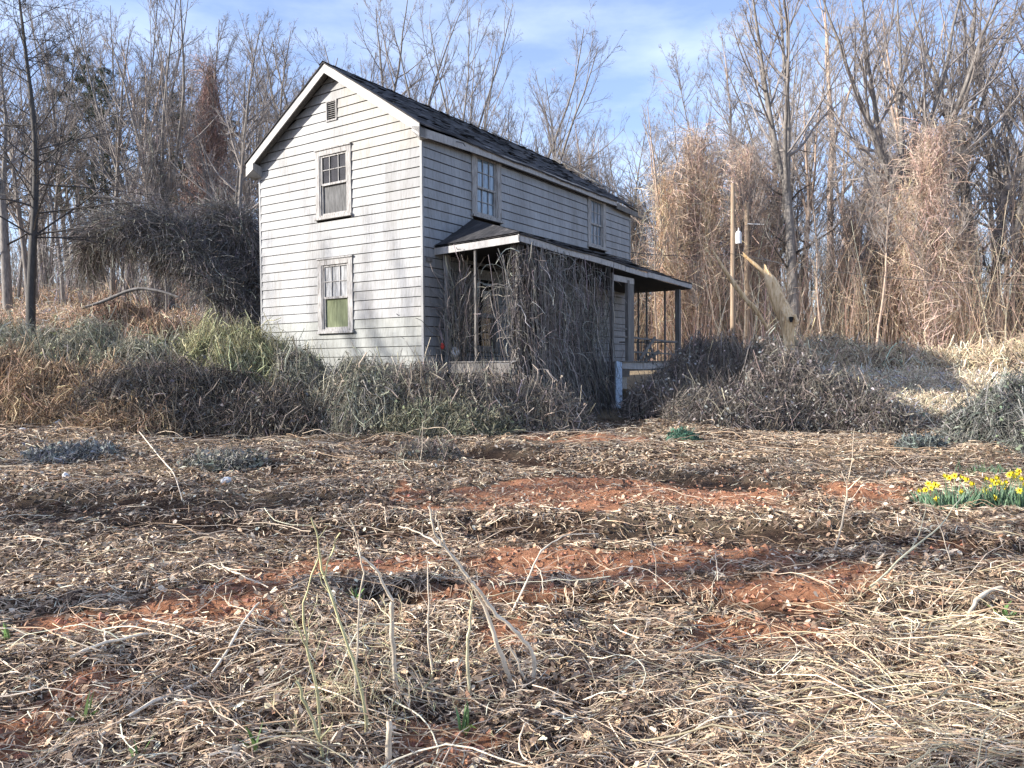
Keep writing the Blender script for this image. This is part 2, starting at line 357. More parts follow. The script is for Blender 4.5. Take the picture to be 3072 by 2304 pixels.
S_OPEN = [(1.94, 3.16, 5.46, 9.0), (8.11, 9.29, 5.46, 9.0), (1.76, 3.01, 2.05, 3.94), (5.33, 6.32, 1.7, 3.7)]
gable_w = siding('gable_wall', -HW, 0, lambda u: roof_z(u) + .13, G_OPEN, lambda u, o, z: (u, -o, z), True, tint_gable)
side_w = siding('side_wall', 0, HL, lambda u: 6.92, S_OPEN, lambda u, o, z: (o, u, z), True, tint_side)
gg = Geo()   # back and far walls plus dark sheathing behind the boards
def prism(gg, x0, x1, y0, y1, zb, drop):
    xs = [x0, x1]; v = []
    for y in (y0, y1): v += [(x0, y, zb), (x1, y, zb), (x1, y, roof_z(x1) - drop), (XA, y, roof_z(XA) - drop), (x0, y, roof_z(x0) - drop)]
    gg.add(v, [(1, 6, 7, 2), (2, 7, 8, 3), (3, 8, 9, 4), (0, 4, 9, 5), (0, 5, 6, 1)], [(0, 1, 2), (0, 2, 4), (2, 3, 4), (5, 7, 6), (5, 9, 7), (7, 9, 8)])
prism(gg, -HW + .02, -.1, .1, HL - .02, ZB + .05, .05); gg.build('sheathing', M['dark'], house)
gg = Geo()
for lo_, hi_ in (((-.03, -.031, ZB - .02), (.034, .03, 6.82)), ((-HW - .03, -.028, ZB - .02), (-HW + .03, .03, 6.82)), ((-.03, HL - .04, ZB - .02), (.03, HL + .03, 6.9))):
    Geo().box(lo_, hi_, col=np.array([1., 1, 1])).build('corner_board', M['siding'], house)
gg = Geo(); gg.box((-HW + .01, .0, ZB - .22), (-.01, .09, ZB)); gg.box((-.11, .1, ZB - .22), (-.01, HL, ZB)); gg.build('sill_beam', M['weathered'], house)
gg = Geo()
for x, y in ((-.35, .25), (-2.9, .25), (-HW + .3, .25), (-.3, 4), (-.3, 7.5), (-.3, HL - .3), (-HW + .3, 6)):
    Geo().box((x - .22, y - .2, -.2), (x + .22, y + .2, ZB - .22)).build('foundation_pier', M['concrete'], house)
# roof
def slope_mesh(sign):
    gg = Geo(); ny, nx = 60, 16; r0, r1 = -.33, HL + .33; half = HW / 2 + .24; th = .035
    ys = np.linspace(r0, r1, ny); ts = np.linspace(0, 1, nx); T, Y = np.meshgrid(ts, ys)
    X = XA + sign * T * half; Z = ZAP + .275 - SL * T * half
    sag = -.10 * np.sin(np.clip((Y - 1) / 10, 0, 1) * PI) * np.sin(T * PI * .9) + (fbm(Y * 1.4, T * 4, 50, 3) - .5) * .05 + (fbm(Y * 7, T * 9, 51, 2) - .5) * .018
    if sign > 0: sag = sag + np.clip((Y - 9.9) / 1.6, 0, 1) * (-.16) * (1 - T) - np.clip((T - .85) / .15, 0, 1) * (fbm(Y * 3, T, 55, 2)) * .03
    Z = Z + sag
    # ragged outer edges
    if sign > 0: Y = Y + (np.abs(Y - r1) < .01) * (fbm(T * 9, T * 0, 56, 2) - .6) * .45
    top = np.stack([X, Y, Z], -1).reshape(-1, 3); bot = top - np.array([0, 0, th])
    i = (np.arange(ny - 1)[:, None] * nx + np.arange(nx - 1)[None]).ravel(); n = nx * ny
    q = np.stack([i, i + 1, i + 1 + nx, i + nx], -1)
    if sign < 0: q = q[:, ::-1]
    Q = [q, q[:, ::-1] + n]
    e = np.arange(ny - 1) * nx; Q.append(np.stack([e + nx - 1, e + nx - 1 + n, e + 2 * nx - 1 + n, e + 2 * nx - 1], -1))
    e = np.arange(nx - 1); Q.append(np.stack([e, e + n, e + 1 + n, e + 1], -1)); e2 = e + (ny - 1) * nx; Q.append(np.stack([e2, e2 + 1, e2 + 1 + n, e2 + n], -1))
    gg.add(np.concatenate([top, bot]), np.concatenate(Q))
    me = gg.mesh('roof_slope', M['shingle']); uv = me.uv_layers.new(name='UVMap')
    li = np.zeros(len(me.loops), np.int32); me.loops.foreach_get('vertex_index', li)
    allv = np.concatenate([np.stack([Y.ravel(), T.ravel() * half * 1.2], -1)] * 2); uv.data.foreach_set('uv', allv[li].astype(np.float32).ravel())
    return link('roof_slope', me, house)
slope_mesh(1); slope_mesh(-1)
# rake fascia, soffit, eave fascia
for sgn in (1, -1):
    gg = Geo(); half = HW / 2 + .2; x0, x1 = XA, XA + sgn * half
    for y0, y1 in ((-.3, -.27),):
        v = [(x0, y0, ZAP + .0), (x1, y0, ZAP - SL * half), (x1, y0, ZAP - SL * half + .225), (x0, y0, ZAP + .255)]
        v2 = [(a, y1, c) for a, _, c in v]
        gg.add(v + v2, [(0, 1, 2, 3), (7, 6, 5, 4), (0, 4, 5, 1), (1, 5, 6, 2), (2, 6, 7, 3)])
    gg.build('rake_board', M['paint'], house)
    for y0, y1 in ((-.265, -.03), (HL + .03, HL + .3)):
        gg = Geo()
        v = [(x0, y0, ZAP + .12), (x1, y0, ZAP - SL * half + .12), (x1, y1, ZAP - SL * half + .12), (x0, y1, ZAP + .12)]
        v2 = [(a, b, c + .04) for a, b, c in v]
        gg.add(v + v2, [(3, 2, 1, 0), (4, 5, 6, 7), (0, 1, 5, 4), (2, 3, 7, 6)])
        gg.build('rake_soffit', M['weathered'], house)
gg = Geo()   # eave fascia in lengths with a slight wave
ys = [-.3, 1.6, 3.1, 5.0, 7.0, 8.6, 9.83]
ez = lambda y: 6.80 + .11 * min(1, max(0, (y + .3) / 3.5)) + .012 * math.sin(y * 1.3)
for a, b in zip(ys[:-1], ys[1:]):
    v = [(.2, a, ez(a)), (.2, b - .006, ez(b)), (.2, b - .006, ez(b) + .19), (.2, a, ez(a) + .2)]; v2 = [(.17, y, z) for _, y, z in v]
    gg.add(v + v2, [(0, 1, 2, 3), (7, 6, 5, 4), (0, 4, 5, 1), (1, 5, 6, 2), (3, 2, 6, 7), (0, 3, 7, 4)])
gg.build('eave_board', M['paint'], house); gg = Geo(); gg.box((-HW - .2, -.3, 6.79), (-HW - .17, HL + .3, 7.0))
gg.build('eave_board', M['paint'], house)
gg = Geo(); gg.beam((.17, 9.85, 6.93), (.2, 11.5, 6.87), .03, .17); gg.beam((.1, 10.6, 7.0), (.16, 11.9, 6.8), .04, .05); gg.build('broken_eave_board', M['weathered'], house)
gg = Geo(); gg.box((.03, -.265, 6.93), (.17, HL + .28, 6.95)); gg.build('eave_soffit', M['weathered'], house); gg = Geo(); gg.box((-HW - .17, -.265, 6.9), (-HW - .03, HL + .28, 6.92)); gg.build('eave_soffit', M['weathered'], house)
gg = Geo()   # box return at both ends of the rake
gg.add([(.2, -.3, 6.79), (.2, -.02, 6.79), (-.02, -.02, 6.79), (-.02, -.3, 6.95), (.2, -.3, 7.0), (.2, -.02, 7.0), (-.02, -.02, 7.0), (-.02, -.3, 7.05)], [(0, 3, 2, 1), (0, 1, 5, 4), (0, 4, 7, 3), (3, 7, 6, 2)])
gg.build('cornice_return', M['paint'], house); gg = Geo()
gg.add([(-HW - .2, -.31, 6.74), (-HW - .2, .02, 6.70), (-HW + .1, .02, 6.72), (-HW + .1, -.31, 6.9), (-HW - .2, -.31, 6.95), (-HW - .2, .02, 6.95), (-HW + .1, .02, 7), (-HW + .1, -.31, 7.08)], [(0, 1, 2, 3), (0, 4, 5, 1), (0, 3, 7, 4), (3, 2, 6, 7)])
gg.build('cornice_return', M['paint'], house)
gg = Geo()   # lifted shingle strips and bare battens along the ragged far edge and ridge
for i in range(26):
    t_ = RG.random(); x = XA + t_ * 3.0; y = 10.9 + RG.random() * .75; z = ZAP + .33 - SL * (x - XA) + RG.random() * .08
    gg.beam((x - .3, y, z + .17 + RG.random() * .04), (x + .35, y + RG.normal() * .25, z - .24), .035 + .05 * RG.random(), .015)
for i in range(14):
    y = 4.2 + i * .33 + RG.normal() * .1; gg.beam((XA + .25, y, ZAP + .2), (XA + .25 + RG.random() * .5, y + .35, ZAP + .02), .02, .01)
gg.build('loose_batten', M['weathered'], house)
# ridge cap
gg = Geo(); yr = np.linspace(-.34, 9.9, 30)
for a, b in zip(yr[:-1], yr[1:]):
    zc = ZAP + .29 + .012 * math.sin(a * 9); gg.add([(XA - .14, a, zc - .085), (XA, a, zc), (XA + .14, a, zc - .085), (XA - .14, b + .02, zc - .095), (XA, b + .02, zc - .01), (XA + .14, b + .02, zc - .095)], [(0, 1, 4, 3), (1, 2, 5, 4)])
gg.build('ridge_cap', M['shingle'], house)
gg = Geo(); rg = np.random.default_rng(66)
for i in range(420):
    t_, y = rg.uniform(.03, .97), rg.uniform(-.2, HL + .2); half = HW / 2 + .24; x = XA + t_ * half; z = ZAP + .275 - SL * t_ * half + .012 - .10 * math.sin(max(0, min(1, (y - 1) / 10)) * PI) * math.sin(t_ * PI * .9) - max(0, min(1, (y - 9.9) / 1.6)) * .16 * (1 - t_)
    w_, l_ = rg.uniform(.1, .5), rg.uniform(.08, .16); li_ = rg.uniform(.01, .07); tw = rg.normal(0, .03); c_ = rg.choice([.02, .035, .06, .11, .17], p=[.3, .3, .2, .13, .07])
    gg.add([(x, y, z + .012), (x, y + w_, z + .012), (x + l_, y + w_ + tw, z - SL * l_ + li_), (x + l_, y + tw, z - SL * l_ + li_ * rg.uniform(.4, 1))], [(0, 3, 2, 1)], col=np.array([c_ * 1.05, c_, c_ * .97]))
tb = gg.build('curled_shingles', M['leaf'], house); tb['kind'] = 'stuff'
# gable vent
v_ = Geo(); x0, x1, z0, z1 = -3.10, -2.715, 7.76, 8.27
v_.box((x0, -.04, z0), (x0 + .035, .0, z1)); v_.box((x1 - .035, -.04, z0), (x1, .0, z1)); v_.box((x0 + .035, -.04, z1 - .03), (x1 - .035, .0, z1)); v_.box((x0 + .035, -.04, z0), (x1 - .035, .0, z0 + .03))
vent = v_.build('gable_vent', M['frame'], house)
v_ = Geo()
for i in range(9):
    z = z0 + .05 + i * .051; v_.beam(((x0 + .035), -.012, z), ((x1 - .035), -.012, z), .03, .006, up=(0, -.8, 1))
v_.build('louvre', M['frame'], vent)
# windows. face 'g' = gable (x along), 's' = side (y along)
def window(face, u0, u1, z0, z1, up_mat, low_mat, zmid, trim=.12, muntins=(3, 2), low_muntins=None, sill=True, label=None, top=True):
    P = (lambda u, o, z: (u, -o, z)) if face == 'g' else (lambda u, o, z: (o, u, z))
    def bx(gg, ua, ub, oa, ob, za, zb):
        a = P(ua, oa, za); b = P(ub, ob, zb); gg.box(tuple(min(i, j) for i, j in zip(a, b)), tuple(max(i, j) for i, j in zip(a, b)))
    fr = Geo()
    bx(fr, u0, u0 + trim, -.03, .045, z0, z1); bx(fr, u1 - trim, u1, -.03, .045, z0, z1)
    if not top: bx(fr, u0 + trim, u1 - trim, -.03, .03, z1 - .06, z1)
    if top: bx(fr, u0 + trim, u1 - trim, -.03, .047, z1 - trim, z1); bx(fr, u0 - .02, u1 + .02, -.02, .075, z1 + .002, z1 + .035)
    bx(fr, u0 + trim, u0 + trim + .035, -.05, .028, z0 + .1, z1 - (trim if top else 0)); bx(fr, u1 - trim - .035, u1 - trim, -.05, .028, z0 + .1, z1 - (trim if top else 0))
    root = fr.build('window', M['frame'], house)
    if label: root['label'] = label
    a, b = u0 + trim + .035, u1 - trim - .035; zt = z1 - (trim if top else .0)
    if sill:
        s_ = Geo(); bx(s_, u0 - .03, u1 + .03, -.03, .1, z0 - .01, z0 + .045); bx(s_, u0 + trim, u1 - trim, -.03, .05, z0 + .046, z0 + .1); s_.build('sill', M['frame'], root)
    zb = z0 + .1
    up = Geo(); w_ = .045
    bx(up, a, a + w_, -.02, .012, zmid, zt); bx(up, b - w_, b, -.02, .012, zmid, zt); bx(up, a + w_, b - w_, -.02, .012, zt - w_, zt); bx(up, a + w_, b - w_, -.02, .014, zmid - .02, zmid + .035)
    for i in range(1, muntins[0]):
        u = a + (b - a) * i / muntins[0]; bx(up, u - .009, u + .009, -.02, .008, zmid + .035, zt - w_)
    for i in range(1, muntins[1]):
        z = zmid + (zt - zmid) * i / muntins[1]; bx(up, a + w_, b - w_, -.019, .006, z - .009, z + .009)
    up.build('upper_sash', M['frame'], root)
    lo = Geo(); bx(lo, a, a + w_, -.045, -.006, zb, zmid - .02); bx(lo, b - w_, b, -.045, -.006, zb, zmid - .02); bx(lo, a + w_, b - w_, -.045, -.006, zb, zb + .05)
    if low_muntins:
        for i in range(1, low_muntins[0]):
            u = a + (b - a) * i / low_muntins[0]; bx(lo, u - .008, u + .008, -.045, -.02, zb + .05, zmid - .02)
        for i in range(1, low_muntins[1]):
            z = zb + (zmid - zb) * i / low_muntins[1]; bx(lo, a + w_, b - w_, -.044, -.022, z - .008, z + .008)
    lo.build('lower_sash', M['frame'], root)
    gl = Geo(); bx(gl, a + .01, b - .01, -.022, -.016, zmid, zt - .01); gl.build('upper_pane', M[up_mat], root)
    gl = Geo(); bx(gl, a + .01, b - .01, -.05, -.046, zb, zmid); gl.build('lower_pane', M[low_mat], root)
    return root
window('g', -3.50, -2.24, 5.33, 7.07, 'glass_dark', 'glass_grey', 6.2, .13, label='upstairs gable window with dark upper panes and grey lower sash')
window('g', -3.48, -2.235, 2.44, 4.31, 'glass_curtain', 'glass_green', 3.33, .14, label='ground floor gable window with green grey lower pane')
window('s', 1.90, 3.20, 5.36, 6.925, 'glass_sky', 'glass_sky', 6.13, .2, (3, 2), (3, 2), top=False)
window('s', 8.07, 9.33, 5.36, 6.925, 'glass_sky', 'glass_sky', 6.13, .2, (3, 2), (3, 2), top=False)
window('s', 1.72, 3.05, 1.95, 4.0, 'glass_dark', 'glass_dark', 2.86, .16, (1, 1), label='broken porch window with dark empty sashes')
d_ = Geo(); d_.box((-.07, 5.42, 1.7), (-.03, 6.23, 3.6)); door = d_.build('door', M['weathered'], house)
d_ = Geo(); d_.box((-.05, 5.3, 1.7), (.045, 5.42, 3.72)); d_.box((-.05, 6.23, 1.7), (.045, 6.35, 3.72)); d_.box((-.05, 5.42, 3.6), (.045, 6.23, 3.72)); d_.build('door_frame', M['frame'], door)
# porch
PO = 2.4; PB0, PB1 = .42, 10.9; ZJ = 5.26
def pe(y): return 4.46 - .20 * max(0, min(1, (y - .4) / 10)) ** 1.0 + .02 * math.sin(y * 1.7)     # top of the porch eave
porch = Geo(); n = 26
yb = np.linspace(PB0, PB1, n); top = []; bot = []
for y in yb:
    yt = max(y, 1.94) if y < 6 else min(y, 10.9); 
    f = (yt - 1.94) / (10.9 - 1.94)
    top.append((.02, yt, ZJ + .02 * math.sin(yt))); bot.append((PO + .03, y, pe(y) + .02))
K_ = 8; V = np.array([[np.array(t_) * (1 - k / K_) + np.array(b_) * (k / K_) for k in range(K_ + 1)] for t_, b_ in zip(top, bot)])
V[..., 2] += (fbm(V[..., 1] * 2.2, V[..., 0] * 2.2, 61, 3) - .5) * .05 - .05 * np.sin(np.linspace(0, PI, K_ + 1))[None]
i = (np.arange(n - 1)[:, None] * (K_ + 1) + np.arange(K_)[None]).ravel(); q = np.stack([i, i + 1, i + 2 + K_, i + 1 + K_], -1); m_ = n * (K_ + 1)
Vt = V.reshape(-1, 3); porch.add(np.concatenate([Vt, Vt - [0, 0, .04]]), np.concatenate([q, q[:, ::-1] + m_, np.stack([(np.arange(n - 1)) * (K_ + 1) + K_, (np.arange(n - 1)) * (K_ + 1) + K_ + m_, (np.arange(n - 1) + 1) * (K_ + 1) + K_ + m_, (np.arange(n - 1) + 1) * (K_ + 1) + K_], -1)]))
# hipped end slope: triangle wall-corner, outer corner, peak
rows = 7; tri = []
A0 = np.array([.02, PB0 - .02, 4.40]); B0 = np.array([PO + .03, PB0 - .02, pe(PB0) + .02]); T0 = np.array([.02, 1.94, ZJ])
for r in range(rows + 1):
    l = A0 * (1 - r / rows) + T0 * (r / rows); rr = B0 * (1 - r / rows) + T0 * (r / rows)
    for k in range(9): p = l * (1 - k / 8) + rr * (k / 8); tri.append(p + [0, 0, (float(fbm(np.array(p[0] * 2.), np.array(p[1] * 3.), 62, 2)) - .5) * .04 + .015])
qt = [(r * 9 + k, r * 9 + k + 1, (r + 1) * 9 + k + 1, (r + 1) * 9 + k) for r in range(rows) for k in range(8)]
tri = np.array(tri); porch.add(np.concatenate([tri, tri - [0, 0, .035]]), np.concatenate([np.array(qt), np.array(qt)[:, ::-1] + len(tri)]))
me = porch.mesh('porch_roof', M['shingle']); uv = me.uv_layers.new(name='UVMap'); li = np.zeros(len(me.loops), np.int32); me.loops.foreach_get('vertex_index', li)
co = np.zeros(len(me.vertices) * 3, np.float32); me.vertices.foreach_get('co', co); co = co.reshape(-1, 3); uv.data.foreach_set('uv', co[li][:, [1, 0]].ravel())
proof = link('porch_roof', me, house)
gg = Geo(); rg = np.random.default_rng(67)
for i in range(160):
    y = rg.uniform(.9, 10.6); f = rg.uniform(.05, .95); yt = max(y, 1.94) if y < 6 else y; x = .02 + f * PO; z = ZJ * (1 - f) + (pe(y) + .02) * f + .0 - .05 * math.sin(f * PI) + .02
    if y < 1.94 and f < .9 - (y - .42) / 1.9: continue
    w_, l_ = rg.uniform(.1, .5), rg.uniform(.08, .2); li_ = rg.uniform(.01, .06); c_ = rg.choice([.02, .05, .1, .2], p=[.4, .3, .2, .1])
    gg.add([(x, y, z), (x, y + w_, z), (x + l_, y + w_, z - .36 * l_ + li_), (x + l_, y, z - .36 * l_ + li_ * .6)], [(0, 3, 2, 1)], col=np.array([c_ * 1.05, c_, c_ * .97]))
tb = gg.build('curled_shingles', M['leaf'], house); tb['kind'] = 'stuff'
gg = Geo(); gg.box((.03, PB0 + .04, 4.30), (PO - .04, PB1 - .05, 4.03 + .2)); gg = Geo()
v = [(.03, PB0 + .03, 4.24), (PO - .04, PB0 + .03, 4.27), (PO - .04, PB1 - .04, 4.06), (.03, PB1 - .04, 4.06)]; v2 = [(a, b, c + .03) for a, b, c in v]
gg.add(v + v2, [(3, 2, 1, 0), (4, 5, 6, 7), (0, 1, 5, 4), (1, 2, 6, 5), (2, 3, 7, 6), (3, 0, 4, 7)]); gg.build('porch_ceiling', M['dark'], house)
def strip(gg, pts, th_, hgt, axis):
    for (a, b) in zip(pts[:-1], pts[1:]):
        a = np.array(a); b = np.array(b); o = np.array(axis) * th_; h_ = np.array([0, 0, hgt])
        gg.add([a, b, b + h_, a + h_, a - o, b - o, b + h_ - o, a + h_ - o], [(0, 1, 2, 3), (7, 6, 5, 4), (0, 4, 5, 1), (3, 2, 6, 7), (0, 3, 7, 4), (1, 5, 6, 2)])
gg = Geo(); strip(gg, [(0.0, PB0, 4.205), (1.2, PB0, 4.24), (PO, PB0, 4.285)], .03, .16, (0, -1, 0))
gg.build('porch_end_fascia', M['paint'], house)
gg = Geo(); ys = [PB0, 2.1, 3.9, 5.8]; strip(gg, [(PO, y, pe(y) - .165) for y in ys], .03, .15, (1, 0, 0)); 
strip(gg, [(PO + .01, 5.81, pe(5.8) - .175), (PO + .01, 7.3, pe(7.3) - .19)], .03, .13, (1, 0, 0)); strip(gg, [(PO + .02, y, pe(y) - .17) for y in (7.31, 9, PB1)], .03, .15, (1, 0, 0)); gg.build('porch_front_fascia', M['paint'], house)
gg = Geo(); strip(gg, [(.02, PB1, 4.1), (PO, PB1, pe(PB1) - .17)], -.03, .14, (0, -1, 0)); gg.build('porch_far_fascia', M['weathered'], house)
gg = Geo(); ys = list(np.arange(PB0, 10.6, .135))
for y in ys: gg.box((.03, y, 1.66), (PO - .1 + RG.normal() * .015, y + .125, 1.69))
fl = gg.build('porch_floor', M['weathered'], house)
gg = Geo(); strip(gg, [(PO - .17, y, 1.49 + .01 * math.sin(y)) for y in (.55, 1.2, 1.95)], .03, .2, (1, 0, 0)); gg.build('porch_skirt_board', M['paint'], house); gg = Geo(); strip(gg, [(PO - .17, y, 1.46 + .025 * math.sin(y * 1.5)) for y in (5.6, 6.5, 7.6, 8.6, 9.45)], .03, .2, (1, 0, 0)); gg.build('porch_skirt_board', M['paint'], house)
gg = Geo(); gg.box((PO - .3, .5, 1.4), (PO - .21, 10.5, 1.655)); gg.box((.05, .45, 1.42), (PO - .3, .55, 1.655)); gg.build('porch_joist', M['weathered'], house)
def post(x, y, w_, z0, z1, mat='weathered', lean=(0, 0)):
    p_ = Geo(); p_.beam((x, y, z0), (x + lean[0], y + lean[1], z1), w_, w_, up=(1, 0, 0)); return p_.build('porch_post', M[mat], house)
PX = 2.2
post(PX, .72, .13, 1.69, 4.27); post(PX, 2.4, .06, 1.69, 4.24); post(PX, 3.6, .06, 1.69, 4.22); post(PX, 5.35, .09, 1.69, 4.1); post(PX, 10.2, .15, 1.69, 4.02)
post(.12, .75, .09, 1.69, 4.24, 'frame'); post(1.15, .5, .05, 1.69, 4.25)
post(PX, 1.95, .11, .1, 1.48); post(PX, 10.2, .12, .2, 1.5); post(PX, 5.4, .12, .1, 1.5)
for x, z in ((.8, 4.05), (1.1, 4.05), (1.75, 4.05)): post(x, 10.2, .05, 1.69, z)
gg = Geo(); gg.box((PX - .02, 6.42, 1.69), (PX + .025, 6.75, 3.98)); gg.box((PX - .05, 6.3, 1.69), (PX + .05, 6.40, 3.98)); gg.build('screen_door_jamb', M['weathered'], house)
gg = Geo(); gg.box((PX - .03, 5.41, 3.9), (PX + .03, 6.75, 4.06)); gg.build('screen_door_header', M['paint'], house)
gg = Geo(); gg.box((.0, 3.9, 1.69), (.05, 4.0, 4.1)); gg.box((.04, 1.62, 2.82), (.075, 3.1, 2.93)); gg.build('nailed_rail', M['paint'], house)
gg = Geo()
for z0, z1, y0, y1, w_ in ((2.62, 2.58, 5.4, 6.7, .05), (2.38, 2.36, 5.4, 6.7, .04), (2.36, 2.30, 6.75, 10.15, .05), (1.95, 1.9, 6.75, 10.15, .04)):
    gg.beam((PX, y0, z0), (PX, y1, z1), .04, w_)
gg.beam((0.1, 10.2, 2.35), (PX, 10.2, 2.3), .04, .05); gg.beam((PX, 7.2, 1.75), (PX + .1, 8.1, 2.4), .03, .1); gg.beam((PX - .3, 8.2, 1.72), (PX - .4, 9.6, 2.0), .03, .12); gg.beam((PX - .1, 7.9, 2.4), (PX - .2, 8.8, 1.75), .03, .1)
for y in np.arange(7.0, 10.1, .3): gg.beam((PX, y, 1.7), (PX + RG.normal() * .02, y + RG.normal() * .05, 2.3), .02, .02, up=(1, 0, 0))
gg.build('porch_railing', M['weathered'], house)
gg = Geo(); gg.add([(.026, .12, 7.1)], None)
gg = Geo(); gg.beam((.21, 1.05, 6.98), (.3, 1.2, 6.96), .015, .015); gg.beam((.3, 1.2, 6.96), (.31, 1.27, 6.9), .015, .015); gg.build('gutter_hook', M['wire'], house)
gg = Geo(); gg.box((.028, .1, 4.02), (.05, .3, 4.12)); gg.build('wall_bracket', M['weathered'], house)
bpy.context.view_layer.update()
# ------------------------------------------------------------------ trees
def nrm(v): return v / (np.linalg.norm(v, axis=-1, keepdims=True) + 1e-9)
def walk(base, d, L, K, up=.1, wob=.15, rg=RG):
    """grow paths from base (N,3) along d (N,3), lengths L (N)"""
    P = [base]; d = nrm(d)
    for k in range(K - 1):
        P.append(P[-1] + d * (L / (K - 1))[:, None]); d = nrm(d + np.array([0, 0, up]) + rg.normal(0, wob, d.shape))
    return np.stack(P, 1)
def branch(P, R, per, tlo, thi, lf, ang, up, wob, K, rmin, rg, taper=.25, rf=.55):
    n, k = P.shape[:2]; idx = np.repeat(np.arange(n), per); t = rg.uniform(tlo, thi, len(idx)); f = t * (k - 1); i = np.minimum(f.astype(int), k - 2); fr = (f - i)[:, None]
    b = P[idx, i] * (1 - fr) + P[idx, i + 1] * fr; T = nrm(P[idx, i + 1] - P[idx, i]); r = R[idx, i] * (1 - fr[:, 0]) + R[idx, i + 1] * fr[:, 0]
    pr = nrm(np.cross(T, rg.normal(size=T.shape))); a = np.radians(rg.uniform(ang[0], ang[1], len(idx)))[:, None]
    plen = np.linalg.norm(P[idx, -1] - P[idx, 0], axis=1); L = plen * rg.uniform(lf[0], lf[1], len(idx)) * (1.15 - .75 * t)
    Q = walk(b, T * np.cos(a) + pr * np.sin(a), L, K, up, wob, rg); r0 = np.maximum(np.minimum(r * rf, L * .022), rmin)
    return Q, r0[:, None] * np.linspace(1, taper, K)[None] + rmin * .3
def make_tree(seed, H=20, fork=.4, leaders=3, spread=22, lean=0.0, r=.22, dens=1.0, up=.05, droop=.12, kind='fork', low=.2, bl=(.16, .36), ba=(25, 58), brf=1.0):
    rg = np.random.default_rng(seed); tr = Geo(); cr = Geo()
    L0 = H * (fork if kind == 'fork' else .95); P0 = walk(np.array([[0, 0, -.4]]), np.array([[lean, rg.normal() * .03, 1.0]]), np.array([L0]), 12, .02, .035, rg)
    R0 = r * np.linspace(1.12, .74 if kind == 'fork' else .12, 12)[None]; R0[0, 0] *= 1.3
    tr.tubes(P0, R0, 8)
    if kind == 'fork':
        n = leaders; az = rg.uniform(0, 2 * PI) + np.arange(n) * 2 * PI / n + rg.normal(0, .3, n); sp = np.radians(rg.uniform(spread * .5, spread * 1.15, n))
        b = np.repeat(P0[:, -1], n, 0) - np.array([0, 0, 1.0]) * rg.uniform(0, L0 * .12, n)[:, None]
        d = np.stack([np.sin(sp) * np.cos(az), np.sin(sp) * np.sin(az), np.cos(sp)], -1)
        P1 = walk(b, d, H * (1 - fork) * rg.uniform(.8, 1.08, n), 12, .07, .06, rg); R1 = (R0[0, -1] * rg.uniform(.55, .8, n))[:, None] * np.linspace(1, .1, 12)[None] + .008
        tr.tubes(P1, R1, 6)
        PL, RL = branch(P0, R0, int(5 * dens), .45, .95, (.35, .7), (35, 75), .05, .12, 8, .012, rg); cr.tubes(PL, RL, 4)
    else: P1, R1 = P0, R0; PL = None
    P2, R2 = branch(P1, R1, int((9 if kind == 'fork' else 30) * dens), low if kind != 'fork' else .12, .98, (.28, .55) if kind == 'fork' else bl, ba, droop, .07, 8, .010, rg); R2 = R2 * brf
    if PL is not None: P2 = np.concatenate([P2, PL]); R2 = np.concatenate([R2, RL])
    cr.tubes(P2, R2, 4)
    P3, R3 = branch(P2, R2, 7, .15, 1.0, (.25, .55), (18, 48), .07, .08, 6, .006, rg); cr.tubes(P3, R3, 3)
    P4, R4 = branch(P3, R3, 5, .15, 1.0, (.3, .6), (18, 45), .05, .09, 4, .0045, rg, .5); cr.tubes(P4, R4, 3)
    P5, R5 = branch(P4, R4, 2, .2, 1.0, (.4, .75), (20, 45), .04, .1, 3, .0038, rg, .6); cr.tubes(P5, R5, 3)
    return tr, cr, P0, P1, P2
TREES = {}
def tree_mesh(key, bark='bark', twig='twig', **kw):
    tr, cr, P0, P1, P2 = make_tree(**kw); TREES[key] = (tr.mesh('trunk', M[bark], True), cr.mesh('crown', M[twig]), kw.get('H', 20)); return P0, P1, P2
tree_mesh('f1', seed=1, fork=.42, leaders=3, spread=16, r=.26)
tree_mesh('f2', seed=2, fork=.5, leaders=4, spread=22, r=.27)
tree_mesh('f3', seed=3, fork=.3, leaders=3, spread=13, r=.22)
tree_mesh('f4', seed=14, fork=.36, leaders=5, spread=26, r=.3, dens=1.2)
tree_mesh('s1', seed=5, kind='single', r=.16)
tree_mesh('s2', seed=6, kind='single', r=.13, low=.4)
tree_mesh('s3', seed=7, kind='single', r=.18, low=.3, droop=.05)
tree_mesh('s4', seed=8, kind='single', r=.12, low=.5, bark='tanbark')
tree_mesh('f5', seed=9, fork=.55, leaders=3, spread=18, r=.2, bark='tanbark')
tree_mesh('round', seed=10, fork=.25, leaders=7, spread=42, r=.25, dens=1.1)
tree_mesh('wide', seed=11, fork=.3, leaders=5, spread=40, r=.28, dens=1.2, droop=.02)
M['darkbark'] = two_tone('dark_bark', [(.3, (.03, .027, .025)), (.6, (.075, .068, .062))], 5, (3, 3, .5))
M['darktwig'] = two_tone('dark_twigs', [(.3, (.05, .044, .04)), (.7, (.1, .09, .083))], 1.5, None, .9, 0)
tree_mesh('dark', 'darkbark', 'darktwig', seed=21, kind='single', r=.2, low=.3, droop=-.015, dens=2.0, bl=(.14, .42), ba=(40, 85), lean=.03, brf=.5)
